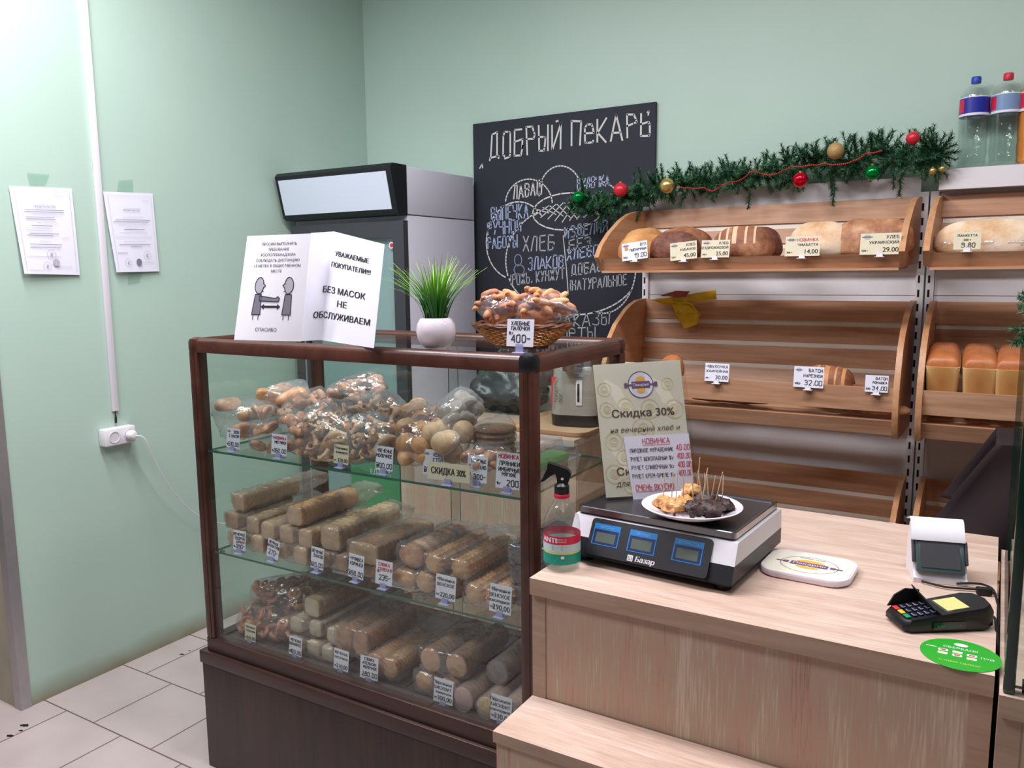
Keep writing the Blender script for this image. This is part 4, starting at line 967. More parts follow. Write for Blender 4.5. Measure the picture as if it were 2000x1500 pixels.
stick_pack('pack of two square sticks behind the tag 270 on the middle shelf', [(540, 0), (582, 0)], sqp, .046, .043, zr_, Yf=1.545)
stick_pack('pack of three square sticks, second layer above the tag 270', [(522, 1), (556, 1), (592, 1)], sqt, .044, .043, zr_, Yf=1.55)
stick_pack('square stick pack on top of the second layer, left of the tall ribbed loaf pack', [(572, 2)], [log_mesh(.27, .05, .048, 3.5, 9, .04, seed=9, mats=('doughorange', 'doughpale'))], .05, .046, zr_, Yf=1.55, tail=.09)
stick_pack('pair of small dark rusk packs behind the tag 320.00', [(628, 0), (662, 0)], [log_mesh(.2, .042, .040, 2.2, 8, .05, seed=8, mats=('doughbrown',))], .044, .040, zr_, Yf=1.56, L=.2)
stick_pack('large ribbed loaf-shaped biscuit pack on top of the brown rusks', [(638, 0.95)], [log_mesh(.31, .060, .060, 5, 8, .09, seed=10, mats=('doughtan', 'doughpale'))], .062, .058, zr_-.014, Yf=1.56, L=.31, tail=.05)
stick_pack('wide flat pack of brown sliced biscuits above the tag С КОРИЦЕЙ', [(704, 0.75)], [log_mesh(.29, .085, .050, 5, 11, .07, seed=11, mats=('doughbrown', 'doughtan'))], .09, .05, zr_-.004, Yf=1.55, L=.29, tail=.05)
stick_pack('flat reddish biscuit pack under the brown sliced biscuits', [(722, 0)], [log_mesh(.24, .085, .030, 4, 9, .05, seed=12, mats=('doughred',))], .085, .030, zr_, Yf=1.56, L=.24)
stick_pack('pack of oval glazed rolls in film above the tag 235', [(795, .9)], [log_mesh(.26, .074, .052, 2.1, 5, .22, end='dome', seed=13, mats=('doughpink',))], .078, .05, zr_, Yf=1.56, L=.26, film='film', tail=.05)
stick_pack('round flat bun under the pack of oval glazed rolls', [(783, 0)], [log_mesh(.10, .080, .040, 2.2, 1, .2, end='dome', seed=14, mats=('dough',))], .08, .040, zr_, Yf=1.55, L=.10, film='film', tail=.02)
shl = [log_mesh(.25, .048, .048, 2.1, 8, .10, n=36, end='shell', seed=s, mats=('doughorange', 'dough')) for s in (15, 16)]
stick_pack('pack of two piped shell biscuit rolls on top, above the tag 220,00', [(843, 1.0), (895, 1.0)], shl, .05, .046, zr_, Yf=1.555, L=.25, film='film', tail=.08)
stick_pack('pack of two piped shell biscuit rolls, bottom layer left of the tag 220,00', [(822, 0), (866, 0)], shl, .05, .046, zr_, Yf=1.545, L=.25, film='film')
stick_pack('pack of two piped shell biscuit rolls, bottom layer right of the tag 220,00', [(918, 0), (962, 0)], shl, .05, .046, zr_, Yf=1.545, L=.25, film='film')
chs = [log_mesh(.25, .046, .044, 3, 8, .08, seed=s, mats=('choc',)) for s in (17, 18)]
for row in range(3):
    stick_pack('pack of dark chocolate biscuits by the right post, '+['bottom', 'middle', 'top'][row]+' layer', [(1012, row), (1052, row)], chs, .048, .045, zr_, Yf=1.60, L=.25, film='filmshine', tail=.04, name='chocolate_biscuit_pack')
# case floor
sqw = [log_mesh(.24, .040, .038, 5, 8, .03, seed=s, mats=('doughwhite',)) for s in (21, 22)]
stick_pack('pack of creamy square sticks, lowest layer behind the tag ДОМАШНЕЕ', [(572, 0), (604, 0), (634, 0)], sqw, .041, .039, BOT, Yf=1.55, L=.24)
stick_pack('pack of creamy square sticks, second layer on the case floor', [(577, 1.1), (610, 1.1)], sqw, .041, .042, BOT, Yf=1.56, L=.24)
stick_pack('yellowish square stick leaning right of the creamy sticks', [(645, 1.1)], [log_mesh(.26, .042, .042, 4, 8, .05, seed=23, mats=('doughtan', 'doughwhite'))], .043, .042, BOT, Yf=1.55, L=.26, tail=.08)
stick_pack('single creamy square stick topmost of its pile on the case floor', [(606, 2.15)], [log_mesh(.25, .050, .046, 5, 8, .03, seed=24, mats=('doughtan', 'doughwhite'))], .050, .044, BOT, Yf=1.57, L=.25, tail=.09)
stick_pack('bag of reddish folded biscuits behind the tag 210,00', [(668, .5), (700, .5)], [log_mesh(.25, .046, .060, 3, 14, .12, seed=25, mats=('doughred',))], .05, .07, BOT, Yf=1.55, L=.25, tail=.12, wr=.007)
stick_pack('bag of orange-brown flat biscuits right of the tag 280.00', [(722, .2), (752, .2)], [log_mesh(.22, .05, .045, 2.4, 12, .10, seed=26, mats=('doughorange',))], .05, .05, BOT, Yf=1.54, L=.22, tail=.12, wr=.007)
dsc = [log_mesh(.24, .056, .056, 2, 9, .05, end='flat', seed=s, mats=('doughbrown', 'peachdisc')) for s in (27, 28)]
stick_pack('big bag of round biscuit rolls, upper pair with peach ends', [(838, 1.0), (885, 1.0)], dsc, .058, .055, BOT, Yf=1.555, L=.24, tail=.10, film='film')
stick_pack('bag of round biscuit rolls, lower pair behind the tag 300,00', [(822, 0), (866, 0)], [log_mesh(.24, .052, .050, 2, 9, .05, end='dome', seed=29, mats=('doughpink', 'peachdisc'))], .054, .052, BOT, Yf=1.545, L=.24, film='film')
def disc_pack(label, px, mat, z=BOT, Yf=1.535, r=.029):
    X = W(px, 1350, 1, Yf).x; t = thing('wafer_roll', label, 'pastry pack', group='film-wrapped wafer rolls on the case floor', T=mk_mat4((X, Yf, z+r+.002)))
    link('wafer_stack', log_mesh(.30/LK, 2*r/SK, 2*r/SK, 2, 14, .04, n=24, seed=3, mats=('doughbrown', mat)), t)
    fl = MB(); fl.loft([[(math.cos(2*PI*k/24)*(r+.002+.0012*(i % 2)), -.003+.306*i/30, math.sin(2*PI*k/24)*(r+.002+.0012*(i % 2))) for k in range(24)] for i in range(31)]); fl.build('wrapper', 'filmshine', t)
disc_pack('film-wrapped wafer roll with a pink end', 903, 'pinkdisc'); disc_pack('film-wrapped wafer roll with a yellow end', 948, 'yellowdisc', r=.026); disc_pack('film-wrapped wafer roll with a grey-brown end by the right post', 992, 'greydisc')
disc_pack('film-wrapped wafer roll lying on top of the yellow one', 972, 'greydisc', z=BOT+.058, Yf=1.60)

# small pastry shapes
def roll_mesh(r, L, mat, seed=0):
    return loaf_data('roll', L, 2*r, 2*r*.92, [mat], p=2.6, n=16, m=14, lump=.0015, seed=seed)
def knot_mesh(mat, seed=0):
    mb = MB(); P = []
    for k in range(13):
        a = 2*PI*k/12*1.0; P.append((.016*math.cos(a)*(1+.25*math.cos(2*a)), .014*math.sin(a), .006*math.sin(2*a)+.012))
    mb.tube(P, [.0105+.002*math.sin(3*k) for k in range(13)], 0, n=10); mb.ball((0, 0, .013), .010, 0, n=10, m=6); mb.ball((.004, -.006, .018), .0045, 1, n=8, m=5)
    return mb.data('knot', [M[mat], M['jam']])
def fold_mesh(mat, seed=0):
    """square folded pastry: two corners meet over the filling"""
    mb = MB(); n = 8; vs = []
    for i in range(n+1):
        for j in range(n+1):
            u, v = j/n*2-1, i/n*2-1; e = max(0, (u+v)/2*0); d = abs(u-v)/2
            z = .006+.016*d**1.5+.002*noise.noise(Vector((u*2, v*2, seed)))
            k = 1-.55*d**1.2; vs.append(((u+v)/2*.032, (u-v)/2*.032*k, z))
    top = len(vs); vs += [(x*.96, y*.96, z-.0075) for x, y, z in vs]
    f = [(i*(n+1)+j, i*(n+1)+j+1, (i+1)*(n+1)+j+1, (i+1)*(n+1)+j) for i in range(n) for j in range(n)]
    f += [tuple(a+top for a in q[::-1]) for q in f[:n*n]]
    rim = [j for j in range(n+1)]+[i*(n+1)+n for i in range(1, n+1)]+[n*(n+1)+j for j in range(n-1, -1, -1)]+[i*(n+1) for i in range(n-1, 0, -1)]
    f += [(rim[k], rim[k]+top, rim[(k+1) % len(rim)]+top, rim[(k+1) % len(rim)]) for k in range(len(rim))]
    mb.add(vs, f, 0); mb.tube([(-.006, -.016, .021), (.002, 0, .019), (.006, .016, .021)], .006, 0, n=8)
    mb.ball((-.016, 0, .010), .006, 1, n=8, m=5); mb.ball((.017, 0, .010), .006, 1, n=8, m=5)
    return mb.data('folded', [M[mat], M['jam']])
def disc_mesh(r, h, mat, mat2=None):
    mb = MB(); mb.lathe([(.002, 0), (r*.9, 0), (r, h*.3), (r*.97, h*.7), (r*.8, h), (r*.55, h*1.02)], 0, n=22); mb.lathe([(r*.55, h*1.0), (r*.5, h*1.06), (.002, h*1.1)], 1, n=22)
    return mb.data('disc', [M[mat], M[mat2 or mat]])
def torus_mesh(R_, r, mat):
    mb = MB(); P = [(R_*math.cos(2*PI*k/14), R_*math.sin(2*PI*k/14), 0) for k in range(15)]; mb.tube(P, r, n=7); return mb.data('ring', [M[mat]])
def heap(label, items, me, r, film, z0, seed=0, part='pastry', rot=0.6, name='pastry_bag', tailto=None, wr=.006, flat=False):
    """items = (photo x, photo y, depth Y); each pastry is put at that point of the pile"""
    P = []
    for px, py, Y in items:
        p = W(px, py, 1, Y); p.z = max(p.z, z0+r*.95); p.x = min(p.x, CX1-.04-r); P.append(p)
    c = sum(P, Vector())/len(P); t = thing(name, label, 'pastry pack', group='pastry bags on the top glass shelf', T=mk_mat4((c.x, c.y, z0+.001)))
    random.seed(seed+5)
    for k, p in enumerate(P):
        m = me[k % len(me)] if isinstance(me, list) else me
        T = mk_mat4((p.x-c.x, p.y-c.y, p.z-z0-.001-r*.5), random.uniform(-PI, PI) if not flat else 0, random.uniform(.2, 1.1) if rot else 0, random.uniform(-rot, rot))
        if flat: T = mk_mat4((p.x-c.x, p.y-c.y, p.z-z0-.001), random.uniform(-.2, .2), random.uniform(-.06, .06), random.uniform(-.06, .06))
        link(part, m, t, T)
    pts = cloud([(p.x-c.x, p.y-c.y, max(r, p.z-z0-.001)) for p in P], r*1.06)
    if tailto: q = W(*tailto[:2], 1, tailto[2]); pts += [(q.x-c.x+a, q.y-c.y, q.z-z0+b) for a in (-.02, .02) for b in (-.008, .012)]
    pts = [(x, y, max(z, .002)) for x, y, z in pts]
    hull_bag(pts, 'wrapper', film, t, .001, wr, seed=seed, maxe=.022, iters=1)
    return t
rolls = [roll_mesh(.022, .085, m, s) for m, s in (('dough', 1), ('doughpink', 2))]
def rollheap(label, items, seed): 
    P = [W(px, py, 1, Y) for px, py, Y in items]; c = sum(P, Vector())/len(P); t = thing('pastry_bag', label, 'pastry pack', group='pastry bags on the top glass shelf', T=mk_mat4((c.x, c.y, S1+.001))); pts = []
    random.seed(seed)
    for k, p in enumerate(P):
        z = max(p.z-S1, .022); link('poppy_roll', rolls[k % 2], t, mk_mat4((p.x-c.x, p.y-c.y+.03, z-.02), PI/2+random.uniform(-.25, .25)))
        pts += cloud([(p.x-c.x, p.y-c.y-.008, z), (p.x-c.x, p.y-c.y+.07, z)], .023)
    pts += [(c_, .17, .09) for c_ in (0.02, .08)]
    hull_bag([(x, y, max(z, .002)) for x, y, z in pts], 'wrapper', 'film', t, .002, .006, seed=seed, maxe=.022, iters=1)
rollheap('bag of long poppy rolls at the far left of the top shelf', [(430, 793, 1.58), (452, 845, 1.56), (472, 812, 1.57), (470, 845, 1.60), (500, 808, 1.60)], 1)
heap('bag of small brown round biscuits in front of the poppy rolls', [(512, 834, 1.55), (502, 866, 1.55), (500, 800, 1.58), (530, 830, 1.62), (535, 865, 1.60), (522, 800, 1.62)], disc_mesh(.025, .014, 'doughpink', 'doughbrown'), .024, 'film', S1, 2, rot=.9)
heap('clear bag of poppy buns lying on top at the back left', [(528, 772, 1.68), (565, 780, 1.70), (548, 765, 1.75), (590, 770, 1.76)], rolls, .026, 'filmshine', S1, 3, tailto=(590, 750, 1.85))
heap('bag of pinkish knotted pastries above the НОВИНКА tag', [(565, 800, 1.60), (586, 786, 1.64), (592, 815, 1.60), (586, 838, 1.56), (562, 820, 1.57), (612, 790, 1.68), (625, 770, 1.72), (640, 785, 1.72), (572, 868, 1.57), (590, 852, 1.57), (598, 880, 1.57)], knot_mesh('doughpink'), .025, 'film', S1, 4, part='knotted_pastry')
heap('bag of pinkish knotted pastries highest on the pile at the back', [(680, 752, 1.76), (705, 748, 1.78), (730, 742, 1.80), (742, 760, 1.78), (655, 765, 1.74), (700, 770, 1.74)], knot_mesh('doughpink'), .026, 'filmshine', S1, 5, part='knotted_pastry')
fm = [fold_mesh('doughpale', 1), fold_mesh('dough', 2)]
heap('bag of folded jam pastries over the cream tag 320.00', [(612, 812, 1.57), (632, 800, 1.60), (630, 832, 1.56), (650, 815, 1.60), (655, 845, 1.56), (640, 862, 1.55), (618, 858, 1.56), (672, 828, 1.60), (668, 862, 1.56), (612, 888, 1.56), (640, 890, 1.55), (672, 798, 1.66)], fm, .028, 'film', S1, 6, part='folded_pastry')
heap('shiny bag of folded jam pastries, top right of the jam pastry pile', [(740, 778, 1.68), (762, 785, 1.68), (775, 800, 1.66), (722, 790, 1.68), (700, 795, 1.68), (750, 805, 1.64)], fm, .028, 'filmshine', S1, 7, part='folded_pastry', tailto=(680, 790, 1.62))
heap('bag of folded jam pastries above the tag МОЛОЧНОЕ', [(700, 828, 1.58), (722, 822, 1.60), (742, 828, 1.60), (762, 832, 1.60), (705, 852, 1.56), (730, 850, 1.56), (755, 855, 1.56), (710, 878, 1.55), (735, 880, 1.55), (762, 875, 1.57), (690, 890, 1.56)], fm, .027, 'film', S1, 8, part='folded_pastry')
rb = loaf_data('bun', .056, .050, .040, ['dough'], p=2.1, n=16, m=12, lump=.002)
heap('bag of smooth golden buns left of the КЕКС tag', [(795, 835, 1.58), (818, 842, 1.58), (790, 862, 1.56), (815, 870, 1.56), (838, 858, 1.60), (800, 892, 1.56), (828, 892, 1.57)], rb, .026, 'film', S1, 9, part='bun')
heap('bag of golden buns lying on top above the КЕКС tag', [(800, 808, 1.64), (822, 815, 1.62), (842, 812, 1.64), (858, 825, 1.62), (815, 795, 1.70), (835, 835, 1.60)], [rb, disc_mesh(.026, .02, 'doughorange')], .025, 'filmshine', S1, 10, part='bun')
heap('bag of iced grey-pink gingerbreads highest at the right', [(870, 800, 1.64), (892, 795, 1.66), (915, 785, 1.70), (885, 818, 1.62), (908, 812, 1.66), (925, 795, 1.72), (900, 775, 1.74)], disc_mesh(.028, .022, 'doughgrey'), .027, 'filmshine', S1, 11, part='gingerbread', tailto=(905, 768, 1.80))
heap('bag of pale round muffins behind the discount card', [(866, 860, 1.57), (892, 862, 1.57), (852, 848, 1.60), (880, 840, 1.62), (905, 845, 1.62), (880, 890, 1.57)], [loaf_data('muffin', .058, .056, .052, ['doughpale'], p=2, n=16, m=12, lump=.001)], .028, 'film', S1, 12, part='muffin')
dm = disc_mesh(.052, .0115, 'doughbrown')
cx = W(966, 830, 1, 1.66)
t = thing('flatcake_stack', 'stack of flat brown round cakes in film beside the right post', 'pastry pack', T=mk_mat4((cx.x, 1.66, S1+.03)))
for k in range(7): link('flat_cake', dm, t, mk_mat4((random.uniform(-.002, .002), 0, .001+k*.0135)))
hull_bag(cloud([(0, 0, .05)], .05)+[(.056*math.cos(a), .056*math.sin(a), z) for a in (0, .8, 1.6, 2.4, 3.2, 4, 4.8, 5.6) for z in (.002, .098)]+[(.0, .05, .12)], 'wrapper', 'film', t, 0, .004, maxe=.02)
heap('bag of small red-brown biscuits under the stack of flat cakes', [(915, 888, 1.57), (935, 882, 1.58), (955, 888, 1.58), (940, 905, 1.56), (918, 912, 1.56), (965, 905, 1.58), (985, 890, 1.60), (975, 880, 1.63)], disc_mesh(.020, .014, 'doughred', 'doughpink'), .020, 'film', S1, 13)
# clear boxes at the right end of the top shelf
def clear_box(label, x0, y0, z, w, d, h, cake=None):
    t = thing('clear_cake_box', label, 'pastry box', T=mk_mat4((x0, y0, z+.001)))
    rr = lambda s: [(x*s+w/2, y*s+d/2) for x, y in rrect(w, d, .012, 3)]
    MB().loft([[(x, y, zz) for x, y in rr(s)] for s, zz in ((.9, 0), (.97, h*.5), (1, h*.5), (1, h*.55), (.95, h*.58), (.90, h))]).build('box_shell', 'clearbox', t)
    if cake:
        for k in range(2):
            MB().loft([[(x*s+w/2, y*s+d*(.3+.4*k), zz) for x, y in rrect(w*.62, d*.34, .02, 4)] for s, zz in ((.9, .002), (1, .01), (1, h*.4), (.9, h*.5))]).build('cake', cake[0], t)
            MB().loft([[(x*s+w/2+.003*noise.noise(Vector((x*90, y*90, 0))), y*s+d*(.3+.4*k), zz) for x, y in rrect(w*.64, d*.36, .02, 4)] for s, zz in ((1, h*.46), (1.04, h*.56), (.9, h*.72), (.3, h*.78))]).build('icing', cake[1], t)
    return t
clear_box('clear plastic box with green-iced cakes at the right end of the top shelf', -.995, 1.58, S1, .10, .25, .062, ('doughbrown', 'icing'))
clear_box('clear plastic box with plain brown cakes on the top shelf behind the tall tag', -1.10, 1.80, S1, .10, .14, .05, ('doughbrown', 'doughtan'))
# little rings
ring = torus_mesh(.0150, .0066, 'doughred'); ring2 = torus_mesh(.0150, .0066, 'doughorange')
def ringbag(label, n, box, seed, tailto):
    random.seed(seed); items = []
    (xa, xb), (ya, yb_), (za, zb) = box
    for k in range(n):
        u, v, w_ = random.random(), random.random(), random.random()
        items.append((xa+(xb-xa)*u, ya+(yb_-ya)*v, za+(zb-za)*w_*(1-.55*v)))
    c = Vector(((xa+xb)/2, (ya+yb_)/2, 0)); t = thing('ring_biscuit_bag', label, 'pastry pack', group='bags of ring biscuits on the case floor', T=mk_mat4((c.x, c.y, BOT+.001)))
    for k, p in enumerate(items):
        link('ring_biscuit', ring if k % 3 else ring2, t, mk_mat4((p[0]-c.x, p[1]-c.y, max(p[2]-BOT, .015)), random.uniform(0, PI), random.uniform(.4, PI-.4), random.uniform(-.5, .5)))
    pts = cloud([(p[0]-c.x, p[1]-c.y, max(p[2]-BOT, .02)) for p in items], .020)
    q = Vector(tailto); pts += [(q.x-c.x+a, q.y-c.y, q.z-BOT+b) for a in (-.03, .03) for b in (-.005, .01)]
    hull_bag([(x, y, max(z, .001)) for x, y, z in pts], 'wrapper', 'film', t, .001, .007, seed=seed, maxe=.024, iters=1)
xa = W(475, 1200, 1, 1.58).x; xb = W(560, 1200, 1, 1.58).x
ringbag('big bag of little ring biscuits in the left corner of the case floor, upper', 92, ((xa+.02, xb+.05), (1.60, 1.82), (BOT+.06, BOT+.15)), 3, (xb+.03, 1.90, BOT+.13))
ringbag('bag of little ring biscuits above the cream tag on the case floor, lower', 74, ((xa, xb+.02), (1.56, 1.66), (BOT+.01, BOT+.085)), 4, (xb, 1.76, BOT+.05))

# ================================================================== ON THE CASE TOP
def bil(c00, c10, c11, c01):
    """map (u, v, h) in the unit square to a sheet with four given corners"""
    c00, c10, c11, c01 = map(Vector, (c00, c10, c11, c01)); n = (c10-c00).cross(c01-c00).normalized()
    return lambda p: c00*(1-p[0])*(1-p[1])+c10*p[0]*(1-p[1])+c11*p[0]*p[1]+c01*(1-p[0])*p[1]+n*p[2]
def warp(mb, w, h, f): mb.v = [tuple(f((x/w, y/h, z))) for x, y, z in mb.v]; return mb
def grid(mb, w, h, nx, ny, th=0.0006, mi=0, curl=None):
    """thin sheet w x h in local coordinates, optional height function"""
    c = curl or (lambda u, v: 0); k = (nx+1)*(ny+1)
    a = [(w*j/nx, h*i/ny, c(j/nx, i/ny)) for i in range(ny+1) for j in range(nx+1)]; b = [(x, y, z-th) for x, y, z in a]
    f = [(i*(nx+1)+j, i*(nx+1)+j+1, (i+1)*(nx+1)+j+1, (i+1)*(nx+1)+j) for i in range(ny) for j in range(nx)]
    f += [tuple(q+k for q in t[::-1]) for t in f]
    rim = [j for j in range(nx+1)]+[i*(nx+1)+nx for i in range(1, ny+1)]+[ny*(nx+1)+j for j in range(nx-1, -1, -1)]+[i*(nx+1) for i in range(ny-1, 0, -1)]
    f += [(rim[q], rim[q]+k, rim[(q+1) % len(rim)]+k, rim[(q+1) % len(rim)]) for q in range(len(rim))]
    mb.add(a+b, f, mi); return mb
zt = CZ+0.0045
# left sheet
A = W(457, 664, 2, zt); B = W(588, 667, 2, zt); TLc = W(483, 461, 1, A.y+0.045); TRc = W(607, 456, 1, A.y+0.045)
n1 = thing('distance_notice', 'white A4 notice with two grey figures keeping apart, leaning on the case top at left', 'notice')
f1 = bil(A, B, TRc, TLc); w, h = .21, .29
warp(grid(MB(), w, h, 8, 8), w, h, f1).build('sheet', 'paper2', n1)
q = MB()
for k, s in enumerate(('ПРОСИМ ВЫПОЛНЯТЬ', 'ТРЕБОВАНИЕ', 'РОСПОТРЕБНАДЗОРА', 'СОБЛЮДАТЬ ДИСТАНЦИЮ', '1,5 МЕТРА В ОБЩЕСТВЕННОМ', 'МЕСТЕ')): text(q, s, .112, .262-.0148*k, .0072, align='c', hgt=.0008)
text(q, 'СПАСИБО', .098, .026, .0095, align='c', hgt=.0008)
def shape(pts, mi, h=.0006): q.add([(x, y, h) for x, y in pts], [tuple(range(len(pts)))], mi)
def person_icon(cx, s):
    hd = [(cx+s*.002+.0155*math.cos(a)*(1 if math.cos(a)*s < 0 else .8)+(s*.006 if abs(a % (2*PI)-(0 if s > 0 else PI)) < .25 else 0), .152+.0225*math.sin(a)) for a in [2*PI*k/24 for k in range(24)]]
    shape(hd, 1); q.ribbon([(x, y) for x, y in hd+hd[:1]], .0022, 0, None, .0010)
    bd_ = [(cx-.010, .128), (cx+.010, .128), (cx+.012, .072), (cx-.015, .072)]
    shape(bd_, 2, .0007); q.ribbon(bd_+bd_[:1], .0020, 0, None, .0010)
    q.ribbon([(cx-.010, .072), (cx-.010, .058)], .0018, 0, None, .001); q.ribbon([(cx+.007, .072), (cx+.007, .058)], .0018, 0, None, .001)
    q.ribbon([(cx+s*.010, .138), (cx+s*.016, .135)], .0015, 0, None, .0011); q.ribbon([(cx+s*.012, .158), (cx+s*.013, .157)], .002, 0, None, .0011)
person_icon(.062, 1); person_icon(.158, -1)
arm = [(.066, .124), (.118, .117), (.126, .122), (.132, .117), (.128, .108), (.118, .108), (.068, .110)]
shape(arm, 2, .0009); q.ribbon(arm+arm[:1], .0020, 0, None, .0012)
shape([(.074, .094), (.084, .102), (.084, .097), (.126, .097), (.126, .102), (.136, .094), (.126, .086), (.126, .091), (.084, .091), (.084, .086)], 3, .0008)
warp(q, w, h, f1).build('print', ['ink', 'lightink', 'greyink', 'ink'], n1)
# right sheet, folded down its left third
n2 = thing('mask_notice', 'white A4 notice БЕЗ МАСОК НЕ ОБСЛУЖИВАЕМ, folded, leaning on the case top', 'notice')
F0 = W(588, 666, 2, zt)+Vector((0, -.003, 0)); F1 = W(629, 664, 2, zt)+Vector((0, -.004, 0)); F2 = W(730, 680, 2, zt); T0 = W(607, 455, 1, F0.y+.045); T1 = W(652, 452, 1, F1.y+.05); T2_ = W(751, 477, 1, F2.y+.035)
ws = .06; wr_ = .15
fa, fb = bil(F0, F1, T1, T0), bil(F1, F2, T2_, T1)
ms = MB(); warp(grid(ms, ws, h, 3, 8), ws, h, fa); m2 = warp(grid(MB(), wr_, h, 6, 8), wr_, h, fb); ms.add(m2.v, m2.f, 0); ms.build('sheet', 'paper2', n2)
q = MB()
for s, y, hh, wd_ in (('УВАЖАЕМЫЕ', .228, .0125, .100), ('ПОКУПАТЕЛИ!!!', .198, .0125, .116), ('БЕЗ МАСОК', .128, .0165, .126), ('НЕ', .095, .0165, None), ('ОБСЛУЖИВАЕМ', .060, .0165, .164)): text(q, s, .112 if y < .15 else .124, y, hh, align='c', hgt=.0008, width=wd_, bold=.0012)
q.v = [tuple(fa((x/ws, y/h, z+.001)) if x < ws else fb(((x-ws)/wr_, y/h, z))) for x, y, z in q.v]
q.build('print', 'ink', n2)
# plant
pl = thing('potted_grass', 'artificial green grass in a small round white pot on the case top', 'potted plant', (W(848, 680, 2, zt).x, 1.545, zt))
MB().lathe([(.002, 0), (.026, 0), (.034, .006), (.044, .022), (.0475, .040), (.045, .056), (.038, .069), (.034, .071), (.031, .069), (.034, .055), (.030, .05), (.002, .05)], n=40).build('pot', 'ceramic', pl)
random.seed(3); gb = MB()
for k in range(170):
    a = random.uniform(0, 2*PI); lean = random.uniform(0, 1)**.7*.75; L = random.uniform(.11, .175)*(1-.12*lean)
    if math.cos(a) < -.3 and random.random() < .35: lean *= 1.35
    wd_ = random.uniform(.0016, .0030); r0 = random.uniform(0, .026); pts = []
    for i in range(7):
        u = i/6; th = lean*(.35+.65*u); r = r0+L*u*math.sin(th*.9)*(.6+.5*u); z = .052+L*u*math.cos(th*.75); pts.append(Vector((r*math.cos(a), r*math.sin(a), z)))
    sd = Vector((-math.sin(a+random.uniform(-.8, .8)), math.cos(a), 0)).normalized(); vs = []
    for i, p in enumerate(pts):
        w_ = wd_*(1-(i/6)**2)*.9+.0002; vs += [p-sd*w_, p+sd*w_, p+Vector((0, 0, .0004))]
    fs = []
    for i in range(6): b = i*3; fs += [(b, b+3, b+5, b+2), (b+2, b+5, b+4, b+1)]
    gb.add(vs, fs)
gb.build('grass_blades', 'grass', pl)['kind'] = 'stuff'
# basket
bk = thing('wicker_basket', 'oval varnished wicker basket holding bagged bread sticks on the case top', 'basket', (-.968, 1.650, zt))
q = MB(); NB = 44
for row in range(13):
    u = row/12; ra, rb_ = .062+.058*u**.8, .048+.040*u**.8; z = .004+.044*u
    P = [(ra*math.cos(2*PI*k/NB)*(1+(.028 if (k+row) % 2 else -.028)), rb_*math.sin(2*PI*k/NB)*(1+(.028 if (k+row) % 2 else -.028)), z) for k in range(NB+1)]
    q.tube(P, .0021, n=5)
q.build('weave', 'wicker', bk)
q = MB()
for k in range(22):
    a = 2*PI*k/22; q.tube([(.058*math.cos(a), .044*math.sin(a), 0), (.120*math.cos(a), .088*math.sin(a), .052)], .0018, n=5)
q.build('stakes', 'wickerdark', bk)
for rr_, z, r in ((1, .053, .0045), (.5, .004, .004)):
    q = MB()
    for ph in (0, PI):
        q.tube([((.062+.060*(rr_-.5)*2)*math.cos(a)+.002*math.cos(9*a+ph)*math.cos(a), (.048+.042*(rr_-.5)*2)*math.sin(a), z+.0025*math.sin(9*a+ph)) for a in [2*PI*k/90 for k in range(91)]], r, n=6)
    q.build('rim' if rr_ == 1 else 'foot_rim', 'wickerdark', bk)
q = MB(); q.lathe([(.002, .001), (1, .001), (1, .003), (.002, .003)], n=30, T=mk_mat4((0, 0, 0), s=(.06, .046, 1))); q.build('basket_floor', 'wicker', bk)
stick = [roll_mesh(.0085, .05, m, s) for m, s in (('doughred', 5), ('doughorange', 6))]
def stickbag(label, c, rx, rz_, n, film, seed, tl=None):
    random.seed(seed); t = thing('bread_stick_bag', label, 'pastry pack', group='bags of bread sticks in the wicker basket', T=mk_mat4(c)); P = []
    for k in range(n):
        a, b = random.uniform(0, 2*PI), math.acos(random.uniform(-1, 1)); r = random.uniform(.5, 1)
        p = (rx*r*math.sin(b)*math.cos(a), rx*.75*r*math.sin(b)*math.sin(a), rz_*r*math.cos(b)); P.append(p)
        link('bread_stick', stick[k % 2], t, mk_mat4(p, random.uniform(0, PI), 0, random.uniform(-.8, .8)))
    hull_bag(cloud(P, .014)+([tl] if tl else []), 'wrapper', film, t, .001, .007, seed=seed, maxe=.02, iters=1)
stickbag('shiny bag of bread sticks, the left one in the wicker basket', (-1.028, 1.640, zt+.092), .048, .034, 34, 'filmshine', 3)
stickbag('bag of curly bread sticks, the right one in the wicker basket', (-.925, 1.665, zt+.092), .066, .036, 48, 'film', 5, (.10, 0, -.012))

# ================================================================== ON THE SERVICE COUNTER
ZK = 0.8805
# scale
sc = thing('shop_scale', 'white and black shop scale with three small displays on the counter', 'scale', T=mk_mat4((-.566, 1.618, ZK), math.radians(-4.0)))
def fr_(w0, y0, y1, z): return [(-w0, y0, z), (w0, y0, z), (w0, y1, z), (-w0, y1, z)]
MB().loft([fr_(.168, -.156, .132, .013), fr_(.178, -.163, .136, .019), fr_(.178, -.150, .136, .052)]).build('base_shell', 'scaleblack', sc)
MB().loft([fr_(.178, -.150, .136, .052), fr_(.177, -.130, .135, .092), fr_(.168, -.120, .130, .095)]).build('upper_shell', 'scalewhite', sc)
for x in (-.15, .15):
    for y in (-.13, .11): MB().lathe([(.016, 0), (.018, .015)], T=mk_mat4((x, y, -.0005)), n=16).build('foot', 'blackpl', sc)
TF = frame((0, -.1665, .021), (1, 0, 0), (0, .040, .076)) 
bz = MB(); rr = [(x, y) for x, y in rrect(.262, .076, .008, 4, 0.0, .040)]
bz.loft([[(x, y, -.012) for x, y in rr], [(x, y, .004) for x, y in rr]], T=TF); bz = bz.build('display_bezel', 'scaleblack', sc)
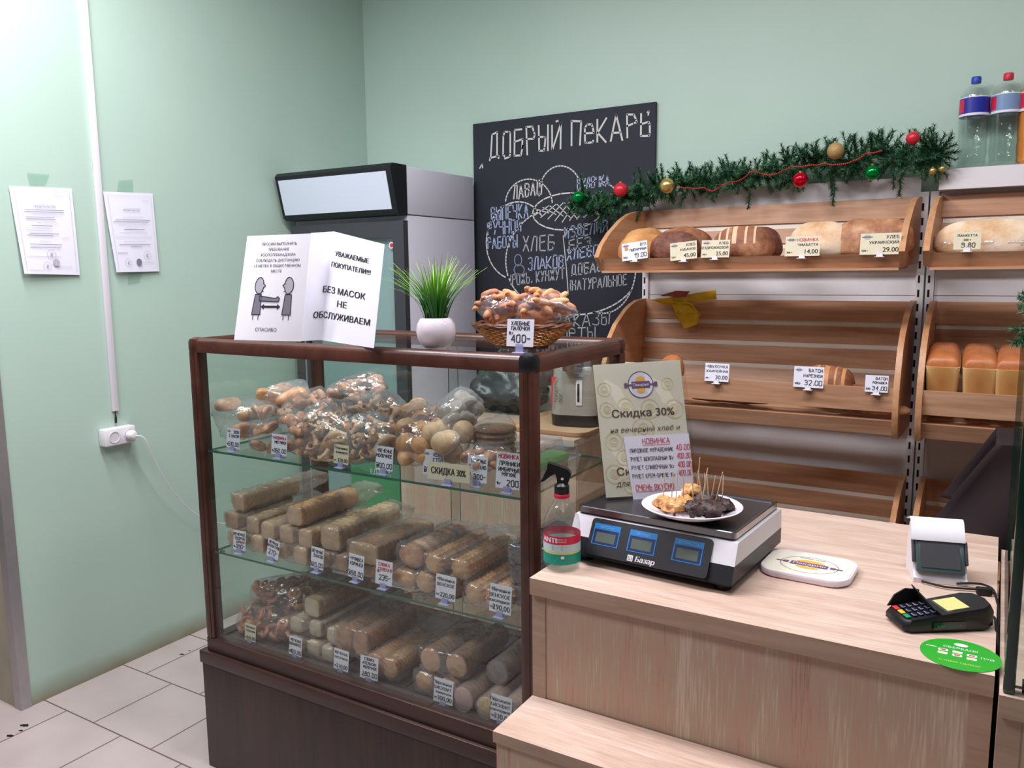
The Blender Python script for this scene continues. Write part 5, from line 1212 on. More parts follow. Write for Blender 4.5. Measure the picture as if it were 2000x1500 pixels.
for k, (x, s) in enumerate(((-.093, 'МАССА кг'), (-.012, 'ЦЕНА руб'), (.085, 'СТОИМОСТЬ'))):
    d = MB(); 
    d.box((x-.030, .024, .004), (x+.030, .068, .0046), T=TF); d.box((x-.0275, .0262, .0045), (x+.0275, .056, .0050), 1, T=TF); d.box((x-.022, .030, .005), (x+.022, .050, .0053), 2, T=TF)
    text(d, s, x, .0595, .0045, 3, TF, 'c', .0052); d.build('display', ['lcdblue', 'navy', 'lcd', 'lcdblue2'], bz)
q = MB(); text(q, 'Базар', .002, .006, .0105, 0, TF, 'c', .0046, bold=.0012, shear=.15); q.box((-.036, .005, .004), (-.024, .017, .0046), T=TF); text(q, 'Ш', -.030, .007, .007, 1, TF, 'c', .0049)
q.build('lettering', ['scalewhite', 'blackpl'], bz)
MB().box((-.168, -.120, .094), (.168, .122, .098)).build('platter_support', 'blackpl', sc)
pw = .171; pl_ = MB()
pl_.loft([[(x, y, z) for x, y in rrect(2*(pw+e), .258+2*e, .010, 4)] for e, z in ((-.003, .0965), (0, .098), (0, .109), (-.002, .1105), (-.005, .1095), (-.006, .107))], caps=True)
pl_.build('platter', 'platter', sc)
q = MB(); q.loft([[(x, y, z) for x, y in rrect(2*(pw+.0008), .2596, .010, 4)] for z in (.0975, .1095)], caps=False); q.build('platter_rim', 'steel', sc)
ZPl = ZK+.1075
# plate with samples
pc = W(1351, 996, 2, ZPl+.012)
pt = thing('sample_plate', 'white plate of nut and chocolate cake samples standing on the scale', 'plate', (pc.x, pc.y, ZPl))
MB().lathe([(.002, 0), (.048, 0), (.055, .003), (.075, .010), (.099, .0215), (.1005, .0235), (.098, .0245), (.072, .014), (.052, .007), (.002, .006)], n=64).build('plate_body', 'ceramic', pt)
def lump(label, x, y, z, r, mat, seed, name='cake_piece', grp='cake samples on the white plate'):
    mb = MB(); mb.ball((0, 0, 0), r, n=22, m=14); v2 = []
    for p in mb.v:
        p = Vector(p); d = p.normalized(); p += d*(noise.noise(p*70+Vector((seed*5, 0, 0)))*.35+noise.noise(p*190+Vector((seed, 9, 0)))*.22)*r; p.z *= .72; v2.append(tuple(p))
    mb.v = v2; o = mb.build(name, mat, None, mk_mat4((pc.x+x, pc.y+y, ZPl+z))); tag(o, label, 'cake', grp); return o
lump('raisin-studded nut cake piece at the left end of the sample plate', -.058, -.008, .022, .019, 'nut', 1)
lump('golden nut cake piece in the front left of the sample plate', -.030, -.026, .024, .023, 'nut', 2)
lump('golden nut cake piece beside the chocolate heap on the sample plate', -.012, -.012, .026, .022, 'nut', 3)
lump('golden nut cake piece perched on top of the samples', -.008, .022, .044, .022, 'nut', 4)
lump('dark chocolate cake piece in the front middle of the sample plate', .016, -.022, .024, .024, 'chocake', 5)
lump('dark chocolate cake piece in the front right of the sample plate', .042, -.012, .024, .024, 'chocake', 6)
lump('dark chocolate cake piece at the back of the sample plate', .026, .018, .032, .025, 'chocake', 7)
lump('dark chocolate cake piece at the far right of the sample plate', .058, .016, .027, .021, 'chocake', 8)
ORD = 'first second third fourth fifth sixth seventh eighth ninth tenth eleventh twelfth thirteenth fourteenth fifteenth last'.split()
tps = sorted([(-.058, -.01, .02, .06), (-.036, -.02, .03, .02), (-.026, -.024, .02, .10), (-.014, -.012, .0, -.02), (-.006, .02, -.03, -.04), (.004, .02, .02, .12), (.010, -.02, -.05, .02), (.018, .016, .10, .05), (.026, -.02, .12, .0), (.024, .02, -.08, .0), (.034, .012, .15, -.05), (.040, -.012, -.10, .02), (.046, .0, .22, .0), (.056, .018, .0, .1), (.030, -.015, -.2, .0), (.012, .03, .1, .1)])
for k, (x, y, a, b) in enumerate(tps):
    q = MB(); q.tube([(0, 0, 0), (a*.07, b*.07, .062+.006*(k % 3))], .0011, n=6)
    zb = .052 if -.02 < x < .01 and y > 0 else .034
    o = q.build('toothpick', 'stick', None, mk_mat4((pc.x+x, pc.y+y, ZPl+zb-.010))); tag(o, 'pale wooden toothpick, %s from the left of the sixteen stuck in the cake samples' % ORD[k], 'toothpick', 'toothpicks in the cake samples')
# sign in acrylic stand
sg = thing('discount_sign', 'large cream Скидка 30% sign in a clear acrylic stand on the back left of the scale', 'sign')
b0 = W(1184, 972, 2, ZPl+.006); b1 = Vector((-.560, 1.700, ZPl+.006)); t0 = W(1158, 713, 1, b0.y+.04); t1 = W(1328, 703, 1, 1.722)
fs_ = bil(b0, b1, t1, t0); w, h = .20, .29
def sw(mb): return warp(mb, w, h, fs_)
sw(grid(MB(), w, h, 6, 8)).build('sheet', 'cream', sg)
q = MB(); grid(q, w+.012, h+.006, 2, 2, .0015); q.v = [(x-.003, y-.003, z+.0025) for x, y, z in q.v]; sw(q).build('acrylic_front', 'acrylic', sg)
q = MB(); q.box((0, 0, 0), (w, .05, .0025)); q2 = bil(b0+Vector((0, 0, -.004)), b1+Vector((0, 0, -.004)), b1+Vector((-.03, .09, -.004)), b0+Vector((-.03, .09, -.004))); warp(q, w, .05, q2).build('acrylic_foot', 'acrylic', sg)
q = MB()
def ring_(cx, cy, r0, r1, mi, h_=.0004, n=28, sy=1):
    o = [(cx+r1*math.cos(2*PI*k/n), cy+r1*sy*math.sin(2*PI*k/n), h_) for k in range(n)]; i = [(cx+r0*math.cos(2*PI*k/n), cy+r0*sy*math.sin(2*PI*k/n), h_) for k in range(n)]
    if r0 > 0: q.add(o+i, [(k, (k+1) % n, n+(k+1) % n, n+k) for k in range(n)], mi)
    else: q.add(o, [tuple(range(n))], mi)
for cx, cy, r in ((.022, .19, .018), (.065, .195, .020), (.12, .188, .022), (.175, .185, .022), (.03, .12, .02), (.10, .145, .026), (.165, .24, .014), (.025, .05, .022), (.05, .085, .018), (.02, .235, .016), (.15, .10, .03), (.06, .025, .02)):
    ring_(cx, cy, r*.86, r, 3); ring_(cx, cy, r*.4, r*.5, 3); ring_(cx, cy, 0, r*.28, 3)
ring_(.104, .241, .0, .0295, 5, .0006); ring_(.104, .241, .0275, .0295, 2, .0008); ring_(.104, .241, .0, .0185, 5, .0008)
ring_(.104, .252, 0, .011, 4, .0010, sy=.7); ring_(.104, .230, 0, .010, 4, .0010, sy=.7)
for x0, x1, y0, y1 in ((.083, .125, .2335, .2485), (.072, .136, .239, .243), (.066, .073, .236, .246), (.135, .142, .236, .246)): q.add([(x0, y0, .0012), (x1, y0, .0012), (x1, y1, .0012), (x0, y1, .0012)], [(0, 1, 2, 3)], 2)
text(q, 'Пекарня', .104, .238, .0062, 5, None, 'c', .0016, width=.036)
text(q, 'Скидка 30%', .103, .172, .0165, 1, None, 'c', .0008, width=.142, bold=.0010)
text(q, 'на вечерний хлеб и', .103, .139, .0105, 1, None, 'c', .0008, width=.158, shear=.25)
text(q, 'Скидка', .03, .046, .0165, 1, None, 'l', .0008, width=.09, bold=.001); text(q, 'для', .026, .022, .012, 1, None, 'l', .0008, shear=.25)
sw(q).build('print', ['ink', 'brownink', 'purple', 'ochre', 'orangeink', 'paper'], sg)
q = MB(); u0 = .052; grid(q, .150, .138, 4, 4, .0004); q.v = [(x+u0+(.008*(1-y/.138) if x < .01 else 0), y-.008, z+.0015) for x, y, z in q.v]; slip = sw(q).build('overlay_slip', 'paper', sg)
q = MB(); hh = .0105
hand(q, 'НОВИНКА', .125, .112, .011, .0014, 1, None, .03, 'c', .0022, width=.062); q.ribbon([(.094, .1085), (.156, .1085)], .001, 1, None, .0022)
for k, (a, b) in enumerate((('ПИРОЖНОЕ МУРАВЕЙНИК', '40.00'), ('РУЛЕТ ШОКОЛАДНЫЙ 1кг', '400,00'), ('РУЛЕТ СЛИВОЧНЫЙ 1кг', '400,00'), ('РУЛЕТ КРЕМ-БРЮЛЕ 1кг', '400,00'))):
    y = .094-.0185*k; hand(q, a, .064, y, .0082, .0010, 0, None, .04, 'l', .0022, width=.098); hand(q, b, .200, y+.001, .0115, .0013, 1, None, .04, 'r', .0022, width=.030)
hand(q, 'ОЧЕНЬ ВКУСНО', .112, .012, .0115, .0014, 1, None, .03, 'c', .0022, width=.086); q.ribbon([(.069, .009), (.155, .009)], .001, 1, None, .0022)
sw(q).build('handwriting', ['ink', 'redink'], slip)
# sanitizer bottle
bo = thing('sanitizer_bottle', 'clear spray bottle with black trigger and ANTI label at the left corner of the counter', 'spray bottle', T=mk_mat4((-.744, 1.424, ZK), math.radians(20), s=(.98, .98, .835)))
R_ = .0385
MB().lathe([(.003, 0), (.030, .0), (.036, .004), (R_, .012), (R_, .020), (R_-.001, .024), (R_-.001, .088), (R_, .092), (R_, .105), (.036, .125), (.028, .148), (.018, .165), (.0145, .172), (.0145, .182)], n=48, caps=False).build('bottle_body', 'pet', bo)
MB().lathe([(.003, .0015), (.034, .003), (.0365, .012), (.0365, .026), (.003, .026)], n=32).build('liquid', 'water', bo)
def band(z0, z1, mi, a0=0, a1=360, r=R_+.0004, mb=None, n=48):
    vs = []; k = int(n*(a1-a0)/360)
    for i in range(k+1):
        a = math.radians(a0+(a1-a0)*i/k); vs += [(r*math.cos(a), r*math.sin(a), z0), (r*math.cos(a), r*math.sin(a), z1)]
    mb.add(vs, [(2*i, 2*i+2, 2*i+3, 2*i+1) for i in range(k)], mi)
q = MB(); band(.070, .090, 0, mb=q); band(.050, .070, 1, mb=q); band(.046, .0505, 2, mb=q); band(.020, .046, 3, mb=q)
q.build('label', ['labelred', 'labelpale', 'labelyellow', 'labelteal'], bo)
def wrap(mb, r, ph=-PI/2):
    mb.v = [((r+z)*math.cos(ph+x/r), (r+z)*math.sin(ph+x/r), y) for x, y, z in mb.v]; return mb
q = MB(); text(q, 'ANTI', -.010, .0745, .0125, 0, None, 'c', .0006, bold=.0018, width=.036); text(q, 'ВИРУС И', .0165, .0815, .0038, 0, None, 'c', .0006); text(q, 'МИКРОБ', .0165, .0755, .0038, 0, None, 'c', .0006)
for k in range(3): q.ribbon([(-.002, .066-.004*k), (.020, .066-.004*k)], .0008, 1, None, .0006)
for k in range(4): q.ribbon([(-.030, .040-.004*k), (.012-.003*k, .040-.004*k)], .0008, 2, None, .0006)
q.add([(.020+.004*math.cos(a), .039+.004*math.sin(a), .0006) for a in [2*PI*k/12 for k in range(12)]], [tuple(range(12))], 0)
q.ribbon([(-.03, .048), (.03, .048)], .0007, 1, None, .0006)
wrap(q, R_+.0006, -PI/2-.35).build('label_print', ['paper', 'greyink', 'labelpale'], bo)
MB().lathe([(.0155, .176), (.0165, .178), (.0165, .184), (.0155, .186)], n=28).build('neck_ring', 'labelred', bo)
sp = MB(); sp.lathe([(.0150, .186), (.0155, .188), (.0155, .206), (.0120, .210), (.0085, .213)], n=28)
sp = sp.build('trigger_head', 'blackpl', bo)
q = MB(); q.prism([(.012, .208), (.016, .222), (.020, .236), (.014, .246), (-.004, .254), (-.028, .262), (-.030, .252), (-.014, .240), (-.010, .226), (-.008, .208)], -.008, .008, 1); q.build('spray_nozzle', 'blackpl', bo)
q = MB(); q.prism([(-.014, .244), (-.028, .252), (-.040, .222), (-.046, .212), (-.036, .216), (-.024, .228), (-.012, .236)], -.006, .006, 1); q.build('trigger', 'blackpl', bo)
MB().lathe([(.003, 0), (.003, .001)], T=mk_mat4((.002, -.0085, .224), 0, PI/2), n=12).build('pin', 'white', bo)
# change dish
dc = W(1584, 1112, 2, ZK); di = thing('change_dish', 'pale cream rounded change dish with a printed bakery badge on the counter', 'dish', T=mk_mat4((dc.x-.002, dc.y-.012, ZK), math.radians(-2), s=(1, 1.12, 1)))
rr = rrect(.172, .128, .035, 6)
MB().loft([[(x*s, y*s, z) for x, y in rr] for s, z in ((.95, 0), (.99, .003), (1.0, .011), (.985, .014), (.955, .014), (.93, .011))]).build('rim', 'ceramic', di)
MB().loft([[(x*.935, y*.925, z) for x, y in rr] for z in (.0112, .0125)]).build('printed_face', 'cream', di)
q = MB(); T = mk_mat4((0, 0, .0126))
def ell(cx, cy, a, b, a2, b2, mi, h_=0, n=30):
    o = [(cx+a*math.cos(2*PI*k/n), cy+b*math.sin(2*PI*k/n), h_) for k in range(n)]; i = [(cx+a2*math.cos(2*PI*k/n), cy+b2*math.sin(2*PI*k/n), h_) for k in range(n)]
    q.add(o+i, [(k, (k+1) % n, n+(k+1) % n, n+k) for k in range(n)], mi, T)
ell(0, 0, .056, .042, .0545, .0405, 1); q.add([(.028*math.cos(a), .010+.014*math.sin(a), .0002) for a in [PI*k/12 for k in range(13)]], [tuple(range(13))], 0, T)
q.add([(.024*math.cos(a), -.010+.012*math.sin(a), .0002) for a in [PI+PI*k/12 for k in range(13)]], [tuple(range(13))], 0, T)
for x0, x1, y0, y1 in ((-.036, .036, -.008, .009), (-.050, -.040, -.004, .006), (.040, .050, -.004, .006), (-.064, -.05, -.002, .003), (.05, .064, -.002, .003)): q.add([(x0, y0, .0004), (x1, y0, .0004), (x1, y1, .0004), (x0, y1, .0004)], [(0, 1, 2, 3)], 1, T)
text(q, 'Пекарня', 0, -.004, .009, 2, T, 'c', .0007, width=.062); text(q, 'ДОБРЫЙ ПЕКАРЬ', 0, .029, .005, 1, T, 'c', .0007, width=.05)
q.build('badge', ['orangeink', 'purple', 'paper'], di)
# receipt printer
pr_ = thing('receipt_printer', 'small white receipt printer with a smoky lid and a paper strip folded over it', 'printer', T=mk_mat4((-.080, 1.735, ZK), math.radians(14), s=(1, 1, .90)))
MB().prism([(-.040, 0), (.045, 0), (.045, .070), (.030, .112), (.018, .116), (-.034, .014), (-.040, .010)], -.047, .047, 0).build('body', 'white', pr_)
TP = frame((0, -.0365, .0105), (1, 0, 0), (0, .053, .103))
q = MB(); q.box((-.043, .010, 0), (.043, .098, .012), T=TP, bev=.004); lid = q.build('lid', 'smoke', pr_)
q = MB(); q.box((-.034, .020, .012), (.034, .080, .0135), T=TP); q.box((-.049, .030, .002), (-.043, .080, .010), T=TP, bev=.002); q.box((.043, .030, .002), (.049, .080, .010), T=TP, bev=.002); q.build('lid_frame', 'darkgrey', lid)
q = MB(); P = [(-.008, .103), (.004, .122), (.014, .128), (.030, .122), (.050, .112)]
q.loft([[(-.050, y, z), (.044, y, z), (.044, y, z-.0006), (-.050, y, z-.0006)] for y, z in [(-.016, .086)]+P]); q.build('paper_strip', 'paper2', pr_)
# card terminal
te = thing('card_terminal', 'black card terminal with coloured keys on the right of the counter', 'card terminal', T=mk_mat4((-.062, 1.498, ZK), math.radians(35)))
o_ = [(-.078, -.026), (-.070, -.034), (.062, -.036), (.080, -.026), (.086, 0), (.080, .026), (.062, .036), (-.070, .034), (-.078, .026)]
def sl(s, fx): return [(x*s, y*s, fx(x)) for x, y in o_]
MB().loft([sl(.93, lambda x: 0), sl(1.0, lambda x: .006), sl(1.0, lambda x: .014+(x+.08)*.10), sl(.93, lambda x: .021+(x+.08)*.13)]).build('terminal_body', 'blackpl', te)
TT = frame((-.079, 0, .0212), (0, -1, 0), (1, 0, .128))   # x across, y along the keypad
q = MB()
for i, c_ in enumerate((1, 2, 3)): q.box((-.024+i*.017, .010, .0), (-.010+i*.017, .018, .0022), c_-1, T=TT, bev=.001)
q.build('colour_keys', ['keyred', 'keyyellow', 'keygreen'], te)
q = MB()
for r in range(4):
    for c_ in range(3): q.box((-.024+c_*.017, .022+r*.011, 0), (-.011+c_*.017, .030+r*.011, .002), 0, T=TT, bev=.001); q.ribbon([(-.022+c_*.017, .024+r*.011), (-.013+c_*.017, .024+r*.011), (-.013+c_*.017, .028+r*.011)], .0012, 1, TT, .0022)
q.build('keypad', ['blackmatte', 'keyblue'], te)
q = MB()
q.add([(-.033, .006, .0), (-.033, .064, 0), (-.033, .064, .020), (-.033, .040, .026), (-.033, .020, .018)], [(0, 1, 2, 3, 4)], 0, TT); q.v = q.v+[tuple(Vector(p)+TT.to_3x3()@Vector((.003, 0, 0))) for p in q.v]
q.f = [(0, 1, 2, 3, 4), (9, 8, 7, 6, 5)]+[(i, i+5, (i+1) % 5+5, (i+1) % 5) for i in range(5)]; q.m = [0]*7
q.loft([[(-.032, .064, 0), (.032, .064, 0), (.032, .066, 0), (-.032, .066, 0)], [(-.034, .052, .030), (.030, .056, .010), (.030, .058, .010), (-.034, .054, .030)]], T=TT); q.build('privacy_shield', 'blackmatte', te)
q = MB(); q.box((-.022, .082, -.001), (.022, .120, .0008), T=TT); q.build('screen', 'lcdyellow', te)
q = MB(); q.box((-.026, .078, -.002), (.026, .126, .0002), T=TT); q.build('screen_frame', 'darkgrey', te)
TS = frame((-.03, -.0362, .006), (1, 0, 0), (0, 0, 1)); q = MB(); q.box((0, 0, 0), (.056, .013, .0006), T=TS); text(q, '8 800 555 55 50', .028, .004, .0045, 1, TS, 'c', .0008); q.build('side_sticker', ['glassedgedark', 'labelteal'], te)
# cables
def cable(name, label, pts, r, mat, n=24):
    P = [Vector(p) for p in pts]; o = []
    for i in range(len(P)-1):
        a, b, c_, d = P[max(i-1, 0)], P[i], P[i+1], P[min(i+2, len(P)-1)]
        for k in range(n//4):
            t = k/(n//4); o.append(.5*((2*b)+(c_-a)*t+(2*a-5*b+4*c_-d)*t*t+(3*b-a-3*c_+d)*t**3))
    o.append(P[-1]); q = MB(); q.tube(o, r, n=8); return tag(q.build(name, mat), label, 'cable')
cable('printer_cable', 'black cable running from the receipt printer to the counter edge', [W(1800, 1135, 2, ZK+.004), W(1845, 1146, 2, ZK+.004), W(1890, 1150, 2, ZK+.004), W(1925, 1153, 2, ZK+.004), W(1942, 1158, 2, ZK+.003)], .0022, 'blackmatte')
k_ = cable('adapter_cable', 'black looped cable with a ferrite block beside the receipt printer', [W(1868, 1140, 2, ZK+.004), W(1895, 1139, 2, ZK+.008), W(1925, 1143, 2, ZK+.006), W(1943, 1158, 2, ZK+.003), (.0268, 1.60, ZK-.01), (.0268, 1.50, ZK-.06)], .0022, 'blackmatte')
c = W(1922, 1154, 2, ZK+.008); q = MB(); q.box((-.013, -.007, -.007), (.013, .007, .007), T=mk_mat4((c.x, c.y, ZK+.0075), .25), bev=.003); q.build('ferrite_block', 'blackmatte', k_)
cable('terminal_cable', 'black cable leaving the back of the card terminal over the counter edge', [W(1938, 1205, 2, ZK+.008), W(1944, 1212, 2, ZK+.006), (.0268, 1.48, ZK-.02), (.0268, 1.46, ZK-.12)], .0022, 'blackmatte')
# green sticker
c = W(1876, 1279, 2, ZK); sk = thing('round_sticker', 'round green bank card sticker on the counter in front of the card terminal', 'sticker', (c.x-.0005, c.y, ZK))
q = MB(); q.lathe([(.001, -.0003), (.0565, -.0003), (.0565, .0004), (.001, .0004)], n=56); q.build('disc', 'stickergreen', sk)
q = MB(); T = mk_mat4((0, 0, .0006)); text(q, 'СБЕРБАНК', .0, .018, .0065, 0, T, 'c'); q.add([(.010*math.cos(a), .036+.006*math.sin(a), 0) for a in [2*PI*k/16 for k in range(16)]], [tuple(range(16))], 0, T)
for k, (x, y) in enumerate(((-.024, .006), (-.004, .006), (.016, .003), (-.024, -.006), (-.004, -.006), (.016, -.009))):
    pp = rrect(.014, .008, .002, 2, x, y); q.add([(a, b, 0) for a, b in pp], [tuple(range(len(pp)))], 0, T); q.box((x-.004, y-.002, 0), (x+.004, y+.002, .0003), 1+k % 2, T)
q.ribbon([(-.048, .012), (-.034, .012)], .002, 0, T); text(q, 'ПЭЙ', .037, -.002, .006, 0, T, 'c'); text(q, 'С НАМИ УДОБНО', 0, -.034, .0045, 2, T, 'c')
q.build('print', ['paper', 'keyred', 'labelyellow'], sk)

# ================================================================== LEFT WALL
XW = XL+.0005
def certificate(label, c, seed, lines, dark):
    """c = photo corners bl, br, tr, tl"""
    P = [W(a, b, 0, XW+.004) for a, b in c]; P[0].x += .014; P[1].x += .004; f = bil(*P); w, h = .205, .290
    t = thing('wall_certificate', label, 'certificate', group='certificates taped to the left wall')
    warp(grid(MB(), w, h, 6, 8, curl=lambda u, v: .004*(1-v)**2*(1-u)), w, h, f).build('sheet', 'paper', t)
    q = MB(); random.seed(seed)
    text(q, 'СВИДЕТЕЛЬСТВО', .102, .223, .0058, 1, None, 'c', .006, width=.075)
    for y, a, b, k in lines: q.ribbon([(a, y), (b, y)], .0017 if k else .0011, k, None, .0055)
    for cx, cy, r, mi in ((.105, .068, .016, 0), (.085, .028, .015, 0)) if not dark else ((.150, .062, .016, 0), (.06, .035, .015, 0)):
        n = 20; o = [(cx+r*math.cos(2*PI*i/n), cy+r*math.sin(2*PI*i/n), .006) for i in range(n)]; i_ = [(cx+r*.93*math.cos(2*PI*i/n), cy+r*.93*math.sin(2*PI*i/n), .006) for i in range(n)]; q.add(o+i_, [(j, (j+1) % n, n+(j+1) % n, n+j) for j in range(n)], mi)
        q.add([(cx+r*.3*math.cos(2*PI*i/n), cy+r*.3*math.sin(2*PI*i/n), .006) for i in range(n)], [tuple(range(n))], mi)
    cx, cy = (.118, .040) if not dark else (.108, .036)
    q.add([(cx+.0125*math.cos(2*PI*i/20), cy+.0125*math.sin(2*PI*i/20), .0065) for i in range(20)], [tuple(range(20))], 1 if dark else 0)
    for a, b in (((.012, .012), (.012, .278)), ((.012, .278), (.192, .278)), ((.192, .278), (.192, .012))): q.ribbon([a, b], .0008, 0, None, .0055)
    warp(q, w, h, f).build('print', ['lightink', 'greyink'], t)
    return t, f
certificate('white certificate sheet curling off the left wall, left of the cable duct', [(42, 535), (155, 537), (140, 368), (17, 363)], 1, [(.262, .14, .17, 0), (.232, .07, .14, 0), (.214, .035, .165, 1), (.208, .035, .165, 1), (.202, .06, .14, 0), (.190, .035, .13, 1), (.184, .035, .135, 1), (.172, .07, .14, 0), (.162, .05, .12, 1), (.154, .03, .11, 0), (.147, .03, .12, 0), (.136, .04, .14, 1), (.130, .03, .12, 1), (.124, .15, .175, 0), (.111, .07, .11, 0), (.100, .035, .145, 1), (.090, .035, .14, 1), (.060, .02, .14, 0), (.026, .13, .175, 0), (.014, .02, .07, 0)], False)
certificate('white certificate sheet with a dark round seal, right of the cable duct', [(222, 532), (310, 530), (298, 378), (201, 374)], 2, [(.262, .15, .18, 0), (.232, .07, .14, 0), (.200, .06, .15, 0), (.190, .03, .18, 1), (.183, .02, .17, 1), (.172, .04, .16, 0), (.164, .07, .12, 0), (.155, .06, .15, 1), (.145, .04, .16, 0), (.128, .02, .18, 0), (.112, .05, .15, 0), (.100, .03, .17, 1), (.094, .08, .13, 1), (.070, .02, .06, 1), (.035, .13, .18, 0)], True)
for lb, pc_ in (('strip of clear tape above the left certificate', [(58, 362), (88, 362), (97, 340), (52, 337)]), ('strip of clear tape above the right certificate', [(228, 374), (260, 375), (259, 350), (232, 352)]), ('strip of clear tape under the right certificate', [(250, 556), (272, 552), (278, 534), (250, 535)])):
    P = [W(a, b, 0, XW+.002) for a, b in pc_]; tag(warp(grid(MB(), 1, 1, 2, 2, .0003), 1, 1, bil(*P)).build('clear_tape', 'tape'), lb+' on the green wall', 'tape', 'tape strips on the left wall')
du = thing('cable_duct', 'thin white cable duct running down the left wall to the socket', 'cable duct')
MB().box((XL, 1.782, .985), (XL+.012, 1.806, ZC-.001), bev=.002).build('duct_cover', 'white', du)
d2 = MB(); d2.tube([(XL+.006, 1.794, .99), (XL+.007, 1.793, .96), (XL+.010, 1.79, .94)], .004); d2.build('black_wire', 'blackmatte', du)
so = thing('wall_socket', 'white double socket box with a white plug, low on the left wall', 'socket', (XL+.0005, 1.785, .895), 0)
q = MB(); q.box((0, -.062, -.032), (.042, .062, .032), bev=.006); q.build('socket_box', 'white', so)
for y in (-.026, .034):
    T = frame((.0425, y, 0), (0, 1, 0), (0, 0, 1)); q = MB(); q.lathe([(.022, 0), (.022, .002), (.019, .002), (.018, -.006), (.001, -.006)], T=T, n=28); 
    for s in (-1, 1): q.box((s*.0095-.0022, -.0022, -.0058), (s*.0095+.0022, .0022, -.0045), 1, T)
    q.build('outlet', ['scalewhite', 'slot'], so)
pg = thing('power_plug', 'white round plug in the right outlet with its thin cord sagging behind the showcase', 'plug', (XL+.043, 1.819, .895))
q = MB(); q.lathe([(.018, .003), (.018, .020), (.012, .032), (.006, .034)], T=frame((0, 0, 0), (0, 1, 0), (0, 0, 1)), n=24); q.build('plug_body', 'white', pg)
o3 = Vector((XL+.043, 1.819, .895)); cp = [(.030, 0, -.004), (.045, .018, -.006), (.05, .035, -.03), (.045, .06, -.09), (.035, .11, -.19), (.025, .17, -.28), (.02, .24, -.36), (.02, .34, -.43), (.03, .46, -.47)]
P = [Vector(p) for p in cp]; q = MB(); o = []
for i in range(len(P)-1):
    a, b, c_, d = P[max(i-1, 0)], P[i], P[i+1], P[min(i+2, len(P)-1)]
    for k in range(6): t = k/6; o.append(.5*((2*b)+(c_-a)*t+(2*a-5*b+4*c_-d)*t*t+(3*b-a-3*c_+d)*t**3))
q.tube(o, .0022, n=7); q.build('cord', 'white', pg)

# ================================================================== GARLAND, BAUBLES, BOTTLES
random.seed(11)
def needles(mb, base, dirv, L, n, nl, mi_lt=.22):
    d = dirv.normalized(); s = d.cross(Vector((0.3, 0.2, 1))).normalized(); t = d.cross(s)
    mb.tube([base, base+d*L*.5, base+d*L], [.0018, .0015, .001], 0, n=4, caps=False)
    for k in range(n):
        u = k/n; p = base+d*L*u; a = random.uniform(0, 2*PI); out = (s*math.cos(a)+t*math.sin(a))
        v = (out*.85+d*.55).normalized()*nl*random.uniform(.75, 1.15)*(1-.3*u); w_ = d.cross(out)*.0017; m = d*.0014+out*.001
        i = len(mb.v); mb.v += [tuple(p-w_), tuple(p+w_), tuple(p+v), tuple(p+m+v*.3)]; mb.f += [(i, i+1, i+2), (i, i+3, i+2), (i+1, i+3, i+2)]; mb.m += [1 if random.random() < mi_lt else 0]*3
ga = thing('pine_garland', 'artificial pine garland lying along the top of the wall rack and over the chalkboard', 'garland')
sp_px = [(1118, 398, 3.14), (1150, 405, 3.12), (1190, 398, 3.10), (1235, 392, 3.12), (1268, 372, 3.15), (1310, 362, 3.17), (1360, 357, 3.17), (1420, 352, 3.17), (1480, 342, 3.17), (1540, 332, 3.17), (1600, 322, 3.17), (1660, 312, 3.17), (1720, 305, 3.17), (1780, 310, 3.17), (1835, 302, 3.16)]
spine = [W(a, b, 1, y) for a, b, y in sp_px]
MB().tube(spine, .006, n=6).build('wire_core', 'needle', ga)
q = MB()
for i in range(len(spine)-1):
    a, b = spine[i], spine[i+1]; seg = (b-a)
    nb = int(seg.length/.0030)
    for k in range(nb):
        p = a+seg*(k+random.random())/nb; ang = random.uniform(0, 2*PI); x = random.uniform(-.8, .8)
        d = Vector((x, -abs(math.cos(ang))*.8 if random.random() < .75 else .1, math.sin(ang)*.9+.22))
        d = d.normalized(); d.y = min(d.y, .05) if p.y+d.y*.1 > YB-.03 else d.y
        needles(q, p, d, random.uniform(.050, .082)*(.85 if i < 4 else 1 if i < 9 else 1.25), 90, .025)
    for up in range(2):
        if i > 2: needles(q, a+seg*random.random(), Vector((random.uniform(-.4, .4), -.15, 1)), random.uniform(.07, .105), 110, .022)
e = spine[-1]
for k in range(16): a_ = PI*k/8; needles(q, e+Vector((-.01, -.02, 0)), Vector((math.cos(a_), -.35, math.sin(a_))), .070, 110, .025)
for px, py, dx, dz in ((1390, 360, .2, -1), (1340, 372, -.3, -.9), (1465, 372, 0, -1), (1625, 345, .1, -1), (1630, 365, 0, -1), (1745, 330, .1, -1), (1760, 345, 0, -1), (1255, 400, -.3, -1), (1215, 410, -.4, -.8), (1175, 415, 0, -1), (1140, 385, 0, 1), (1138, 375, 0, 1), (1225, 415, -.6, -1)):
    p = W(px, py, 1, 3.12); needles(q, p, Vector((dx, -.3, dz)), .07, 100, .023)
o = q.build('needles', ['needle', 'needlelt', 'stick'], ga); o['kind'] = 'stuff'
def bauble(label, px, py, rpx, mat, Y=3.06):
    p = W(px, py, 1, Y); dep = (p-Vector(CAM)).dot(Vector(_f)); r = rpx*dep/FPX
    t = thing('bauble', label, 'bauble', group='baubles on the pine garland', T=mk_mat4(p)); q = MB(); q.ball((0, 0, 0), r, n=28, m=18); q.build('ball', mat, t)
    q = MB(); q.lathe([(.22*r, .92*r), (.22*r, 1.12*r), (.15*r, 1.16*r)], n=14); q.build('cap', 'bgold', t)
bauble('shiny green bauble at the left end of the garland over the chalkboard', 1130, 385, 12, 'bgreen')
